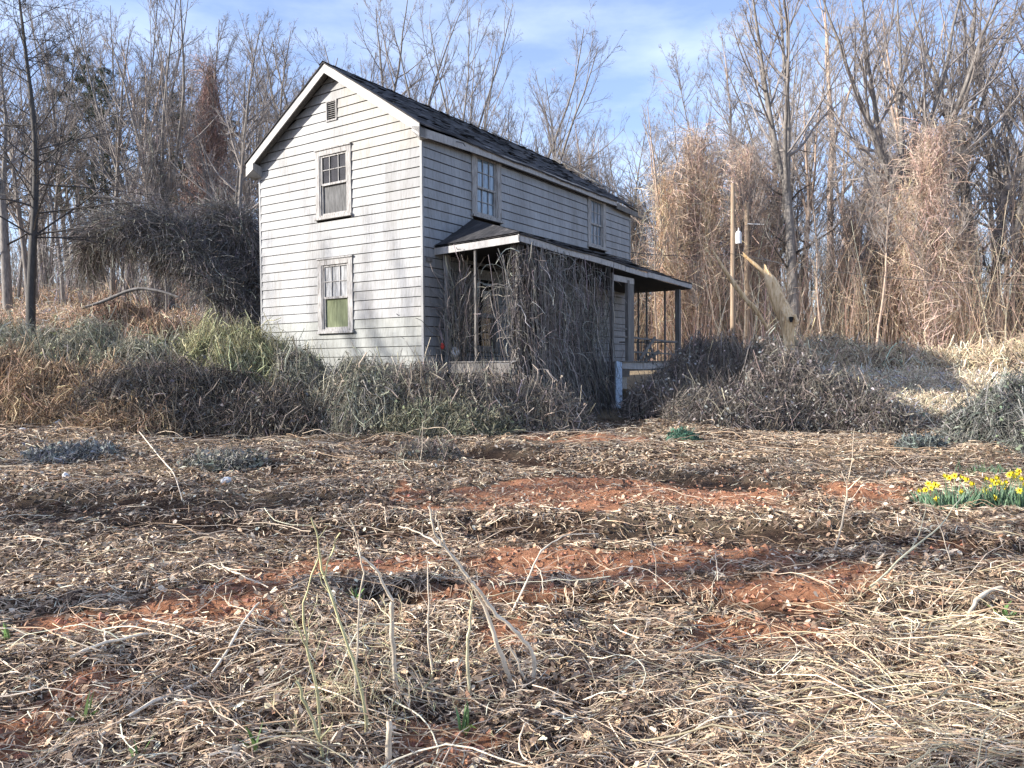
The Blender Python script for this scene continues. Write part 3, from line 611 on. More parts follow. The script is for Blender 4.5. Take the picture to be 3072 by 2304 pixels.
def put_tree(key, x, y, H, label, cat='tree', group=None, rz=None, name='bare_tree', tilt=(0, 0), vines=None, sink=0):
    tm, cm, H0 = TREES[key]; s_ = H / H0
    o = empty(name, (x, y, float(ground_z(x, y)) - sink), RG.uniform(0, 6.28) if rz is None else rz); o.scale = (s_, s_, s_); o.rotation_euler = (tilt[0], tilt[1], o.rotation_euler.z)
    tag(o, label, cat, group); link('trunk', tm, o); link('crown', cm, o)
    if vines is not None: v_ = link('vine_drape', vines, o); v_.scale = (1 / s_,) * 3
    return o
def tint_n(n, base, var=.25, rg=RG):
    return np.clip(np.array(base)[None] * (1 + rg.normal(0, var, (n, 1))) * (1 + rg.normal(0, .05, (n, 3))), .004, .95)
# hanging vine columns
def vine_column(seed, h, r0, r1, n, colr, arch=0.0, thick=.010, top_pow=1.0):
    rg = np.random.default_rng(seed); gg = Geo(); az = rg.uniform(0, 2 * PI, n); zt = h * rg.uniform(.08, 1.0, n) ** top_pow; Ls = rg.uniform(.3, 2.2, n); zb = np.maximum(zt - Ls, -.2); K = 6
    lob = 1 + .35 * np.sin(az * 3 + seed) + .2 * np.sin(az * 7 + seed * 2)
    f = np.linspace(0, 1, K)[None]; z = zt[:, None] * (1 - f) + zb[:, None] * f; dz = z / h
    rad = (r0 * (1 - dz) + r1 * dz) * lob[:, None] * (rg.uniform(.35, 1.05, n)[:, None]) * (1 + .25 * np.sin(z * 1.7 + seed)); a = az[:, None] + rg.normal(0, .3, (n, K)).cumsum(1)
    P = np.stack([rad * np.cos(a) + arch * dz ** 2 * h, rad * np.sin(a), z + rg.normal(0, .08, (n, K))], -1); P += rg.normal(0, .05, P.shape)
    gg.tubes(P, np.full((n, K), thick) * rg.uniform(.5, 1.3, (n, 1)), 3, tint_n(n, colr, .3, rg))
    m2 = n // 3; b = np.stack([rg.normal(0, 1, m2), rg.normal(0, 1, m2), np.zeros(m2)], -1); z = h * rg.uniform(.3, 1.02, m2); rr = (r0 * (1 - z / h) + r1 * z / h); b = nrm(b) * rr[:, None] * .8; b[:, 2] = z; b[:, 0] += arch * (z / h) ** 2 * h
    d = nrm(b * np.array([1, 1, 0])) + np.array([0, 0, .4]); P = walk(b, d, rg.uniform(.4, 1.9, m2), 6, -.2, .35, rg); gg.tubes(P, np.full((m2, 6), thick * .7), 3, tint_n(m2, colr, .3, rg))
    return gg.mesh('vine_drape', M['strand'])
TAN = (.72, .55, .40); GRY = (.3, .27, .245); RED = (.34, .23, .19); DKG = (.15, .125, .1)
VT = [vine_column(20 + i, h, r0, r1, n, c_) for i, (h, r0, r1, n, c_) in enumerate([(9, .8, .35, 1100, TAN), (7, .7, .3, 800, TAN), (11, 1.0, .6, 1900, (.52, .4, .32)), (5, .8, .25, 700, TAN)])]
VG = [vine_column(30 + i, h, r0, r1, n, c_) for i, (h, r0, r1, n, c_) in enumerate([(8, .6, .3, 800, GRY), (11.5, 1.35, .3, 2600, RED), (10, 1.3, .7, 2000, (.28, .24, .2))])]

def px(vx, depth): p = at(vx, 800, depth); return p[0], p[1]
def Hfor(vx, vtop, depth):
    p = at(vx, vtop, depth); return p[2] - float(ground_z(p[0], p[1]))
def T(key, vx, vtop, depth, label, group=None, **kw):
    x, y = px(vx, depth); return put_tree(key, x, y, Hfor(vx, vtop, depth), label, group=group, **kw)
# trees one can tell apart
T('f1', 1718, -180, 36, 'tall dark trunked bare tree forking high above the pale broken trunk, right of the poles', rz=1.2)
T('f4', 1955, -230, 38, 'large many limbed bare tree with vine wrapped trunk at right of the clearing', rz=.5, vines=VT[0])
T('f2', 2110, -140, 44, 'bare forked tree behind the vines near the right edge of the picture', rz=2.2)
T('s3', 2190, -160, 40, 'slim bare tree at the far right edge of the wood', rz=0)
T('s1', 2010, 150, 35, 'pale vine cone tree, its slender top rising from tan hanging vines at right', name='vine_draped_tree', vines=VT[2])
T('s2', 1610, 235, 40, 'narrow tree trunk wrapped in brown vines beside the utility poles', name='vine_draped_tree', vines=VT[2])
T('f5', 1440, 215, 36, 'dark trunked tree with tan vines hanging like a curtain right of the roof', name='vine_draped_tree', vines=VT[0])
T('f3', 1505, 185, 37, 'broad tree buried in arching tan vines between the roof and the poles', name='vine_draped_tree', vines=VT[2])
T('s1', 1235, 130, 38, 'leaning vine hung snag rising behind the far half of the roof', name='vine_draped_tree', vines=VG[2], tilt=(0, -.06))
T('round', 1085, 85, 42, 'round crowned bare tree behind the middle of the black roof', rz=.3)
T('f3', 960, -20, 44, 'bare tree with two tall upright leaders behind the roof ridge', rz=1.9)
T('f1', 885, -30, 46, 'tall upright bare tree just right of the roof peak', rz=3.0)
T('wide', 812, 90, 44, 'crooked low bare tree directly behind the roof peak', rz=.2)
T('f2', 640, 10, 46, 'tall fan shaped bare tree left of the roof peak', rz=.6)
T('s3', 590, 30, 45, 'upright bare tree between the red vine column and the house', rz=1.6)
T('s1', 463, 15, 36, 'slender bare tree wrapped in a tapering reddish brown vine column left of the house', name='vine_draped_tree', vines=VG[1])
T('dark', 70, -200, 23, 'big dark spreading tree with black trunk and long limbs at far left', rz=2.4)
T('f3', 375, -60, 33, 'dark forked tree standing over the vine arch left of the house', rz=.9)
T('s3', 455, 240, 34, 'pale straight trunk rising behind the collapsed vine arch', rz=0)
T('f5', 330, 60, 34, 'pale barked tree leaning right amid the left wood', rz=2.8)
T('s2', 552, 190, 38, 'grey tree trunk close against the left corner of the house')
# the woods: many alike, told apart by nothing but their place
def wood(n, v0, v1, d0, d1, t0, t1, keys, label, group, vines=None, pv=0, seed=1, weights=None):
    rg = np.random.default_rng(seed); xs = v0 + (np.arange(n) + rg.uniform(.1, .9, n)) / n * (v1 - v0); rg.shuffle(xs)
    for i in range(n):
        d = d0 + (d1 - d0) * rg.random(); x, y = px(xs[i], d); lx, ly = wl(x, y)
        if -HW - 1.5 < lx < 4 and -1 < ly < HL + 1.5: continue
        H = Hfor(xs[i], rg.uniform(t0, t1), d); k = keys[int(rg.integers(len(keys)))]
        put_tree(k, x, y, max(4.5, H), label, group=group, rz=rg.uniform(0, 6.28), tilt=(rg.normal() * .04, rg.normal() * .04), vines=(vines[int(rg.integers(len(vines)))] if vines and rg.random() < pv and abs(xs[i] - 1718) > 50 else None))
wood(32, -60, 545, 30, 62, -60, 190, ['f1', 's1', 's2', 's3', 'f3', 's2', 's1'], 'slender grey bare tree in the dense wood left of the house', 'bare trees of the left wood', VG[:1], .1, 1)
wood(16, 20, 540, 30, 44, 300, 480, ['s2', 'f3', 's1'], 'short thin bare sapling under the tall trees of the left wood', 'understorey saplings of the left wood', None, 0, 2)
wood(16, 560, 1060, 44, 60, 70, 240, ['f1', 's1', 'f3', 'round', 's3'], 'bare tree showing only its crown above the roof of the house', 'bare trees behind the house', None, 0, 3)
wood(20, 1120, 1560, 36, 55, 215, 330, ['s1', 's3', 'f5', 's4', 'wide'], 'low bare tree tangled in vines behind the far end of the roof', 'vine hung trees behind the far roof end', VT[:2] + VG[2:], .45, 4)
wood(30, 1560, 2260, 38, 66, -80, 260, ['f1', 's1', 's4', 's2', 'f5', 's3', 'f2'], 'bare tree in the tall wood right of the house', 'bare trees of the right wood', VT, .35, 5)
wood(60, 1400, 2260, 34, 48, 250, 560, ['s4', 's2', 's4'], 'thin tan sapling standing in the vine thicket right of the house', 'saplings in the right vine thicket', VT[:2], .2, 6)
# pines seen dark among the left trees
def pine_mesh(seed, H=15):
    rg = np.random.default_rng(seed); tr = Geo(); P0 = walk(np.array([[0, 0, -.3]]), np.array([[0, 0, 1.0]]), np.array([H]), 10, 0, .02, rg); R0 = .17 * np.linspace(1, .1, 10)[None]; tr.tubes(P0, R0, 7)
    P1, R1 = branch(P0, R0, 60, .35, .99, (.12, .27), (60, 95), .06, .06, 6, .012, rg); tr.tubes(P1, R1, 3); P2, R2 = branch(P1, R1, 7, .3, 1, (.25, .5), (25, 60), .08, .1, 4, .007, rg)
    cr = Geo(); n = len(P2); per = 16; b = np.repeat(P2[:, 1:].reshape(-1, 3), per, 0); m_ = len(b); d = nrm(rg.normal(size=(m_, 3)) + [0, 0, .5]); L = rg.uniform(.08, .2, m_); s_ = nrm(np.cross(d, rg.normal(size=(m_, 3))))
    P = np.stack([b, b + d * L[:, None]], 1); cr.ribbons(P, np.full((m_, 2), .008), s_, tint_n(m_, (.055, .075, .045), .3, rg))
    return tr.mesh('trunk', M['bark'], True), cr.mesh('needles', M['strand']), H
TREES['pine'] = pine_mesh(3); TREES['pine2'] = pine_mesh(5)
for k, vx, vt, d, lab in (('pine', 250, 140, 44, 'dark green pine with tufted crown in the left wood, nearest the far left tree'), ('pine2', 345, 170, 47, 'dark pine behind the forked tree left of the house'), ('pine', 520, 250, 46, 'pine between the reddish vine column and the house'), ('pine2', 180, 110, 50, 'shaggy pine crown behind the big spreading tree at left'), ('pine2', 425, 200, 50, 'pine standing behind the red brown vine column'), ('pine', 110, 240, 42, 'low pine crown beside the black trunk at far left')):
    o = T(k, vx, vt, d, lab, name='pine_tree')
# far woods closing the view
def far_wood(name, n, x0, x1, y0, y1, h0, h1, colr, label, seed, thick=.05, tw=6):
    rg = np.random.default_rng(seed); x = rg.uniform(x0, x1, n); y = rg.uniform(y0, y1, n); z = base_h(x, y); gg = Geo(); b = np.stack([x, y, z - .3], -1); H = rg.uniform(h0, h1, n)
    P = walk(b, np.stack([rg.normal(0, .06, n), rg.normal(0, .06, n), np.ones(n)], -1), H, 6, .03, .05, rg); R = thick * rg.uniform(.4, 1.4, (n, 1)) * np.linspace(1, .25, 6)[None]; gg.tubes(P, R, 4, tint_n(n, colr, .3, rg))
    P2, R2 = branch(P, R, tw, .15, 1, (.12, .35), (20, 60), .08, .12, 4, .012, rg); gg.tubes(P2, R2, 3, tint_n(len(P2), colr, .3, rg))
    P3, R3 = branch(P2, R2, 4, .2, 1, (.3, .7), (20, 60), .05, .12, 3, .010, rg); gg.tubes(P3, R3, 3, tint_n(len(P3), colr, .3, rg))
    o = gg.build(name, M['strand']); return tag(o, label, 'wood', kind='stuff')
far_wood('far_wood', 300, -62, -12, 58, 95, 8, 17, (.42, .4, .39), 'distant mass of grey leafless trees beyond the left field', 41)
far_wood('far_wood', 200, -14, 18, 62, 95, 7, 13, (.42, .4, .39), 'distant mass of grey leafless trees beyond the house', 42)
far_wood('far_wood', 330, 12, 72, 54, 95, 8, 17, (.5, .43, .38), 'distant mass of leafless trees beyond the right vine thicket', 43)
# upright stem thickets
def thicket(name, n, x0, x1, y0f, y1f, h0, h1, colr, label, seed, thick=.016, cat='thicket', lean=.12, K=7, arc=-.03, wob=.09):
    rg = np.random.default_rng(seed); x = rg.uniform(x0, x1, n); f = rg.random(n); y = y0f(x) * (1 - f) + y1f(x) * f
    keep = fbm(x * .5, y * .3, seed, 3) > .36; x, y = x[keep], y[keep]; n = len(x); z = ground_z(x, y); H = rg.uniform(h0, h1, n) * (.45 + 1.0 * fbm(x * .8, y * .4, seed + 3, 2))
    P = walk(np.stack([x, y, z - .05], -1), np.stack([rg.normal(0, lean, n), rg.normal(0, lean, n), np.ones(n)], -1), H, K, arc, wob, rg); gg = Geo(); R = thick * rg.uniform(.4, 1.7, (n, 1)) * np.linspace(1, .45, K)[None]
    gg.tubes(P, R, 3, tint_n(n, colr, .35, rg)); P2, R2 = branch(P, R, 2, .2, 1, (.2, .5), (20, 80), -.06, .2, 4, thick * .4, rg); gg.tubes(P2, R2, 3, tint_n(len(P2), colr, .3, rg))
    return tag(gg.build(name, M['strand']), label, cat, kind='stuff')
thicket('vine_thicket', 6800, 4.5, 46, lambda x: 35 + .0 * x - np.clip(x - 18, 0, 9) * .5, lambda x: 50 + 0 * x, 2.0, 7.5, (.72, .55, .40), 'dense curtain of tan leafless vines and stems along the foot of the right wood', 51, lean=.13, wob=.12)
thicket('undergrowth', 2400, -42, -6.5, lambda x: 32 + 0 * x + np.clip(-x - 15, 0, 20) * .35, lambda x: 52 + 0 * x, 1.5, 5, (.32, .29, .26), 'grey leafless undergrowth beneath the trees of the left wood', 52)
thicket('undergrowth', 1500, -8, 6, lambda x: 36 + 0 * x, lambda x: 50 + 0 * x, 2, 5, (.2, .17, .14), 'leafless undergrowth behind the house', 53)

# ------------------------------------------------------------------ brush heaps
def smooth_path(P, m=4):
    P = np.asarray(P, float); n = len(P); out = []
    for i in range(n - 1):
        p0, p1, p2, p3 = P[max(i - 1, 0)], P[i], P[i + 1], P[min(i + 2, n - 1)]
        for j in range(m):
            t = j / m; out.append(.5 * ((2 * p1) + (-p0 + p2) * t + (2 * p0 - 5 * p1 + 4 * p2 - p3) * t * t + (-p0 + 3 * p1 - 3 * p2 + p3) * t ** 3))
    out.append(P[-1]); return np.array(out)

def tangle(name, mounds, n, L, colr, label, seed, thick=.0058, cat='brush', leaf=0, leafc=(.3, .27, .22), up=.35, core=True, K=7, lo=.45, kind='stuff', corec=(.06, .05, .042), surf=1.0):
    """draped stems following the surface of a heap; mounds = (x, y, rx, ry, height)"""
    rg = np.random.default_rng(seed); Mo = np.array(mounds, float)
    def Hm(x, y):
        h = np.zeros(np.shape(x))
        for mx_, my_, rx, ry, hh in Mo: h = np.maximum(h, hh * np.sqrt(np.clip(1 - ((x - mx_) / rx) ** 2 - ((y - my_) / ry) ** 2, 0, 1)))
        return h * (.3 + .92 * fbm(x * 1.7, y * 1.7, seed, 4))
    wgt = Mo[:, 2] * Mo[:, 3] * (.5 + Mo[:, 4]); k = rg.choice(len(Mo), n, p=wgt / wgt.sum()); a = rg.uniform(0, 2 * PI, n); r = np.sqrt(rg.random(n))
    x = Mo[k, 0] + r * np.cos(a) * Mo[k, 2]; y = Mo[k, 1] + r * np.sin(a) * Mo[k, 3]
    lx, ly = wl(x, y); ok = ~((lx > -HW) & (lx < .1) & (ly > -.05) & (ly < HL)); x, y = x[ok], y[ok]; n = len(x)
    d = rg.uniform(0, 2 * PI, n); Ls = rg.uniform(L[0], L[1], n); u = lo + (1.06 - lo) * rg.random(n) ** .6; arc = rg.normal(.0, .12, n) * Ls; cv = rg.normal(0, .9, n); tl = rg.normal(0, .5, n) * Ls; Ls = Ls * .75; K_ = K; P = []
    for i in range(K_):
        t = i / (K_ - 1) - .5; dd = d + cv * t; px_ = x + np.cos(dd) * Ls * t; py_ = y + np.sin(dd) * Ls * t; h = Hm(px_, py_)
        z = ground_z(px_, py_) + h * u + arc * (1 - 4 * t * t) + tl * t + .02; P.append(np.stack([px_, py_, z], -1))
    P = np.stack(P, 1); P += rg.normal(0, .03, P.shape); qx, qy = wl(P[..., 0], P[..., 1]); bad = ((qx > -HW) & (qx < .03) & (qy > -.03) & (qy < HL) & (P[..., 2] > 1.1)).any(1); P = P[~bad]; n = len(P)
    gg = Geo(); gg.tubes(P, thick * rg.uniform(.45, 1.5, (n, 1)) * np.linspace(1.1, .6, K_)[None], 3, tint_n(n, colr, .55, rg))
    m_ = n // 14; i = rg.choice(n, m_); gg.tubes(P[i] + rg.normal(0, .05, (m_, 1, 3)), thick * 1.9 * rg.uniform(.6, 1.3, (m_, 1)) * np.linspace(1.1, .5, K_)[None], 4, tint_n(m_, np.clip(np.array(colr) * 1.9, 0, .6), .3, rg))
    m_ = int(n * up)   # stems that stick out
    if m_:
        i = rg.choice(n, m_); b = P[i, 3]; Q = walk(b, nrm(rg.normal(0, .9, (m_, 3)) + [0, 0, .6]), rg.uniform(.12, .5, m_) * min(L[1], 1.4), 5, -.04, .3, rg)
        gg.tubes(Q, thick * .7 * rg.uniform(.5, 1.3, (m_, 1)) * np.linspace(1, .4, 5)[None], 3, tint_n(m_, colr, .35, rg))
    if leaf:
        i = rg.choice(n, leaf); b = P[i, rg.integers(0, K_, leaf)] + rg.normal(0, .04, (leaf, 3)); s_ = nrm(rg.normal(size=(leaf, 3))); t_ = nrm(np.cross(s_, rg.normal(size=(leaf, 3)))); w_ = rg.uniform(.015, .045, leaf)
        Pm = np.stack([b - t_ * w_[:, None], b, b + t_ * w_[:, None]], 1); Pm[:, 1, 2] += w_ * .3; gg.ribbons(Pm, np.stack([w_ * .3, w_ * .7, w_ * .25], 1), s_, tint_n(leaf, leafc, .35, rg))
    o = gg.build(name, M['strand']); tag(o, label, cat, kind=kind)
    if core:   # core added inside to block light; dark tone stands for inner shade
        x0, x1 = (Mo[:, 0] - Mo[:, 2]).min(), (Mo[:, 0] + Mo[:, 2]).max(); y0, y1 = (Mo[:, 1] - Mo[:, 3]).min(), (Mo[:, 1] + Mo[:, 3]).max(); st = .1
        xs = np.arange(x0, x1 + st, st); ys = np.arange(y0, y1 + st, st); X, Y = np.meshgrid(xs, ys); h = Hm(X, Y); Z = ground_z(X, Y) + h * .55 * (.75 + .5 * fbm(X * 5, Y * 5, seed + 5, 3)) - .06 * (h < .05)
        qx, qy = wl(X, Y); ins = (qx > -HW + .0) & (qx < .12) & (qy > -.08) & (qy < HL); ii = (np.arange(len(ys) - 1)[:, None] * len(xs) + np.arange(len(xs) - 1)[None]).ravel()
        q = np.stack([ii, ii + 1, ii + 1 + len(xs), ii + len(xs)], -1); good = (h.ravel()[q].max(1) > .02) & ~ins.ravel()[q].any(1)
        cg = Geo(); cg.add(np.stack([X, Y, Z], -1), q[good], col=np.array(corec)); cg.build('shade_core', M['leaf'], o)
    return o
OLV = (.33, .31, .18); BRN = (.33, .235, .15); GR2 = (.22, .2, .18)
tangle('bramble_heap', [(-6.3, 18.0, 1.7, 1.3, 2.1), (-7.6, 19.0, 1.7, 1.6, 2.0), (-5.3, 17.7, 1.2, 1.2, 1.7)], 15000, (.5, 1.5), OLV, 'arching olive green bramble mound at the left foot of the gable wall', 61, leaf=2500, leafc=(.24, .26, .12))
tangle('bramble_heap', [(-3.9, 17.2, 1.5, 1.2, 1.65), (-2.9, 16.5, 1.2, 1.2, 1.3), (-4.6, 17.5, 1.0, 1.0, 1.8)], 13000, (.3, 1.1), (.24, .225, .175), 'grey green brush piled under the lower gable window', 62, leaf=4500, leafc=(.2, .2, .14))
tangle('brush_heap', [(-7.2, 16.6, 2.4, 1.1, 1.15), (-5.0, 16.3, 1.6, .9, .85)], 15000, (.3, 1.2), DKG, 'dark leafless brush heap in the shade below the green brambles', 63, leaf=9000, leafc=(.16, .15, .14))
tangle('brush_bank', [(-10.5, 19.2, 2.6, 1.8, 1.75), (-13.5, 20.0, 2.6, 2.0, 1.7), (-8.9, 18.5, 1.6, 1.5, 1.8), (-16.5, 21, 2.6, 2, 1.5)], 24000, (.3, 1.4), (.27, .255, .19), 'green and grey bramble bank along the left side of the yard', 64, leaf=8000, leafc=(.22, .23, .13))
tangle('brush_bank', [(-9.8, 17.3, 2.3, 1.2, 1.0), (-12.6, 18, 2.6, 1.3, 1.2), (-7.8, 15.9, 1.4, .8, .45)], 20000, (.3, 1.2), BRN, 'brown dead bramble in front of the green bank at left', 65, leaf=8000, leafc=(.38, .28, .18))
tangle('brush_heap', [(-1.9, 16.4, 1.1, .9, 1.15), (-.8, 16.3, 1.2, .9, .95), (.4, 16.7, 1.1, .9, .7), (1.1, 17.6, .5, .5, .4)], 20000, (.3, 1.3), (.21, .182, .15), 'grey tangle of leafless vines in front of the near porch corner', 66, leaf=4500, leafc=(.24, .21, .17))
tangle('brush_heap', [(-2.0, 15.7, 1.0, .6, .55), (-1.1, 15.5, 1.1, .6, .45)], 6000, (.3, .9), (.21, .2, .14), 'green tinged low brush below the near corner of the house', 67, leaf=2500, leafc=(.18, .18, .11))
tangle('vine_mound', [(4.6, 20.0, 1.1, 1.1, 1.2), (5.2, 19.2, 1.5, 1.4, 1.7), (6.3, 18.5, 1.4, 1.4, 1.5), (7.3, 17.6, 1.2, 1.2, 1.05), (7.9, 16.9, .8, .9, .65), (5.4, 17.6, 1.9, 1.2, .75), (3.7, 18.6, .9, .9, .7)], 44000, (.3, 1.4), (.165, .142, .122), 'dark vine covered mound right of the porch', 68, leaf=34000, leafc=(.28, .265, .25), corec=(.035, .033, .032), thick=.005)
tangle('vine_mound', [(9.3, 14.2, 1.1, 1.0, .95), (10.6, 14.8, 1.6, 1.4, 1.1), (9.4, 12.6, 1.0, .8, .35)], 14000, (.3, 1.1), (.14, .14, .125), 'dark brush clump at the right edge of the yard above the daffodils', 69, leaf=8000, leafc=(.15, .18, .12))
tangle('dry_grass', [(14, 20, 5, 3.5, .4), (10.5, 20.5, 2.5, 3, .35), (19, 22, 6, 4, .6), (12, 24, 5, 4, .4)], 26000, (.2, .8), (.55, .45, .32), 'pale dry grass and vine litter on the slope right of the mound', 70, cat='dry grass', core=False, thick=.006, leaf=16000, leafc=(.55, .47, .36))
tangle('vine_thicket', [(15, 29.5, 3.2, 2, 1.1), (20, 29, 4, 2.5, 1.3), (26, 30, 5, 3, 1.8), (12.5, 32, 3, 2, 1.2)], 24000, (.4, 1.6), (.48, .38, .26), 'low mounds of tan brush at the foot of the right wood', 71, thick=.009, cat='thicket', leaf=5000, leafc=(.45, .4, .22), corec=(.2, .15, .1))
tangle('dry_grass', [(-18, 29, 7, 6, .5), (-25, 36, 9, 8, .6), (-12.5, 28, 4, 5, .5)], 24000, (.3, 1.1), (.6, .44, .31), 'sunlit field of dry brown grass beyond the left bramble bank', 72, cat='dry grass', core=False, thick=.009, leaf=6000, leafc=(.55, .42, .3))
def spine_mass(name, spines, depth, n, rad, colr, label, seed, thick=.0065, hang=1.5):
    rg = np.random.default_rng(seed); gg = Geo()
    for pts, rr in spines:
        Q = smooth_path([at(a, b, depth + dd) for a, b, dd in pts], 6); m_ = int(n * rr); t = rg.random(m_) * (len(Q) - 1.001); i = t.astype(int); f = (t - i)[:, None]; b = Q[i] * (1 - f) + Q[i + 1] * f; Tn = nrm(Q[i + 1] - Q[i]); r = rad * rr * np.sqrt(rg.random(m_))[:, None] * (.6 + .8 * vnoise(t * .5, t * 0 + seed, seed))[:, None]
        o_ = nrm(rg.normal(size=(m_, 3))) * r; b = b + o_; P = walk(b, Tn * rg.choice([-1, 1], m_)[:, None] * .8 + rg.normal(0, .5, (m_, 3)), rg.uniform(.3, 1.4, m_), 7, -.12, .25, rg); gg.tubes(P, thick * rg.uniform(.4, 1.5, (m_, 1)) * np.ones((1, 7)), 3, tint_n(m_, colr, .35, rg))
        h_ = m_ // 3; b = b[:h_]; P = walk(b, rg.normal(0, .4, (h_, 3)) + [0, 0, -1.0], rg.uniform(.4, 1.0, h_) * hang, 6, -.1, .12, rg); gg.tubes(P, thick * .8 * rg.uniform(.4, 1.4, (h_, 1)) * np.ones((1, 6)), 3, tint_n(h_, colr, .35, rg))
        gg.tubes(Q[None], np.full((1, len(Q)), .12), 7, np.array([colr]))
    return tag(gg.build(name, M['strand']), label, 'vine mass')
spine_mass('vine_arch', [([(185, 560, 1), (215, 500, .5), (290, 480, 0), (370, 505, 0), (430, 560, 0), (490, 630, 0), (530, 690, 0)], 1.0), ([(360, 535, 1.5), (420, 500, 1.5), (480, 485, 1.5), (520, 505, 1.2), (545, 590, 1), (560, 680, 1)], 1.25)], 24.5, 8500, .42, (.23, .21, .19), 'huge dark arch of dead vines over a collapsed tree left of the house', 73)
tangle('vine_thicket', [(-12.6, 24.5, 1.7, 1.2, 2.0), (-11, 24, 1.2, 1.0, 1.4)], 9000, (.4, 1.6), (.42, .29, .2), 'tan vine heap seen under the dark vine arch', 74, cat='thicket', corec=(.12, .08, .05), thick=.008)
tangle('weed_clump', [(-1.35, 12.3, .5, .3, .16)], 1500, (.2, .6), (.24, .2, .16), 'small upright tuft of dead weeds alone in the middle of the yard', 75, cat='weeds', thick=.003, leaf=900, leafc=(.15, .16, .14), kind='thing', up=1.6)
for sd, vx, dd, dr, col, lab in ((81, 150, 12.5, .5, (.2, .2, .19), 'low grey brush patch with a white rag at left of the yard'), (82, 480, 11.3, .4, (.2, .19, .16), 'low grey green patch of flattened brush left of centre in the yard'), (83, 1480, 14.6, .14, (.08, .16, .11), 'small blue green weed clump in front of the vine mound'), (84, 1990, 13.5, .25, (.12, .13, .12), 'small dark weed clump just right of the vine mound')):
    x, y = px(vx, dd); tangle('weed_clump', [(x, y, dr * 1.5, dr, .1)], 900, (.1, .45), col, lab, sd, cat='weeds', thick=.004, leaf=700, leafc=col, kind='thing', core=False)

# vines hanging over the porch (in house coordinates, as a thing of its own hanging from the roof)
def porch_vines():
    rg = np.random.default_rng(90); gg = Geo(); n = 1500
    cen = np.array([.62, 1.0, 1.35, 1.75, 2.25, 2.9, 3.35, 4.0, 4.55]); wd = np.array([.06, .2, .12, .18, .1, .16, .08, .14, .2]); kk = rg.choice(9, n, p=[.05, .24, .14, .16, .1, .1, .06, .07, .08]); y = rg.normal(cen[kk], wd[kk]); x = 2.25 + rg.normal(0, .16, n); e = rg.random(n) < .07; x[e] = rg.uniform(.1, 2.2, e.sum()); y[e] = .5 + rg.normal(0, .08, e.sum())
    y = np.clip(y, .42, 5.4)
    zt = np.where(rg.random(n) < .3, 4.28, rg.uniform(1.4, 4.2, n)); zt = np.where((y > 2.5) & (rg.random(n) < .6), rg.uniform(1.2, 3.4, n), zt); zt = np.where(e, rg.uniform(1.4, 3.6, n), zt); L = rg.uniform(.5, 3.4, n); zb = np.maximum(zt - L, .25); K = 9; f = np.linspace(0, 1, K)[None]
    z = zt[:, None] * (1 - f) + zb[:, None] * f; flare = np.clip((2.2 - z) / 2.2, 0, 1) ** 1.3
    P = np.stack([x[:, None] + flare * (rg.uniform(0, .9, n) * (y < 4.4))[:, None] + rg.normal(0, .025, (n, K)).cumsum(1), y[:, None] + rg.normal(0, .055, (n, K)).cumsum(1), z + rg.normal(0, .04, (n, K))], -1)
    gg.tubes(P, .0042 * rg.uniform(.5, 2.2, (n, 1)) * np.ones((1, K)), 3, tint_n(n, (.15, .135, .12), .6, rg))
    m_ = 1100; b = np.stack([2.3 + rg.normal(0, .12, m_), np.clip(np.where(rg.random(m_) < .5, rg.normal(1.4, .6, m_), rg.uniform(.5, 4.6, m_)), .4, 5.0), rg.uniform(1.0, 4.3, m_)], -1)
    Q = walk(b, nrm(rg.normal(0, 1, (m_, 3))), rg.uniform(.3, 1.2, m_), 8, -.28, .35, rg); Q = Q[Q[..., 2].max(1) < 4.3]; m_ = len(Q); gg.tubes(Q, .005 * rg.uniform(.5, 1.6, (m_, 1)) * np.ones((1, 8)), 3, tint_n(m_, (.26, .24, .22), .4, rg))
    m_ = 60; b = np.stack([rg.uniform(2.2, 2.6, m_), rg.normal(1.5, .5, m_), np.full(m_, .1)], -1); Q = walk(b, np.array([[0, 0, 1.0]]) + rg.normal(0, .08, (m_, 3)), rg.uniform(3.2, 4.3, m_), 14, .02, .1, rg); Q[..., 0] = np.clip(Q[..., 0], 2.05, 2.55); Q[..., 2] = np.minimum(Q[..., 2], 4.25); gg.tubes(Q, .008 * rg.uniform(.7, 1.8, (m_, 1)) * np.ones((1, 14)), 4, tint_n(m_, (.23, .21, .19), .3, rg))
    # strands hung along the window side
    m_ = 260; b = np.stack([.18 + rg.uniform(0, .25, m_), rg.normal(1.0, .22, m_), rg.uniform(1.6, 3.4, m_)], -1); Q = walk(b, np.array([[0, 0, 1.0]]) + rg.normal(0, .35, (m_, 3)), rg.uniform(.5, 1.6, m_), 8, -.02, .22, rg); gg.tubes(Q, .007 * rg.uniform(.6, 1.6, (m_, 1)) * np.ones((1, 8)), 3, tint_n(m_, (.24, .22, .2), .3, rg))
    o = gg.build('hanging_vines', M['strand']); o.location = HC; o.rotation_euler = (0, 0, HROT)
    tag(o, 'curtain of dead grey vines hanging from the porch eave down to the ground', 'vines')
porch_vines()
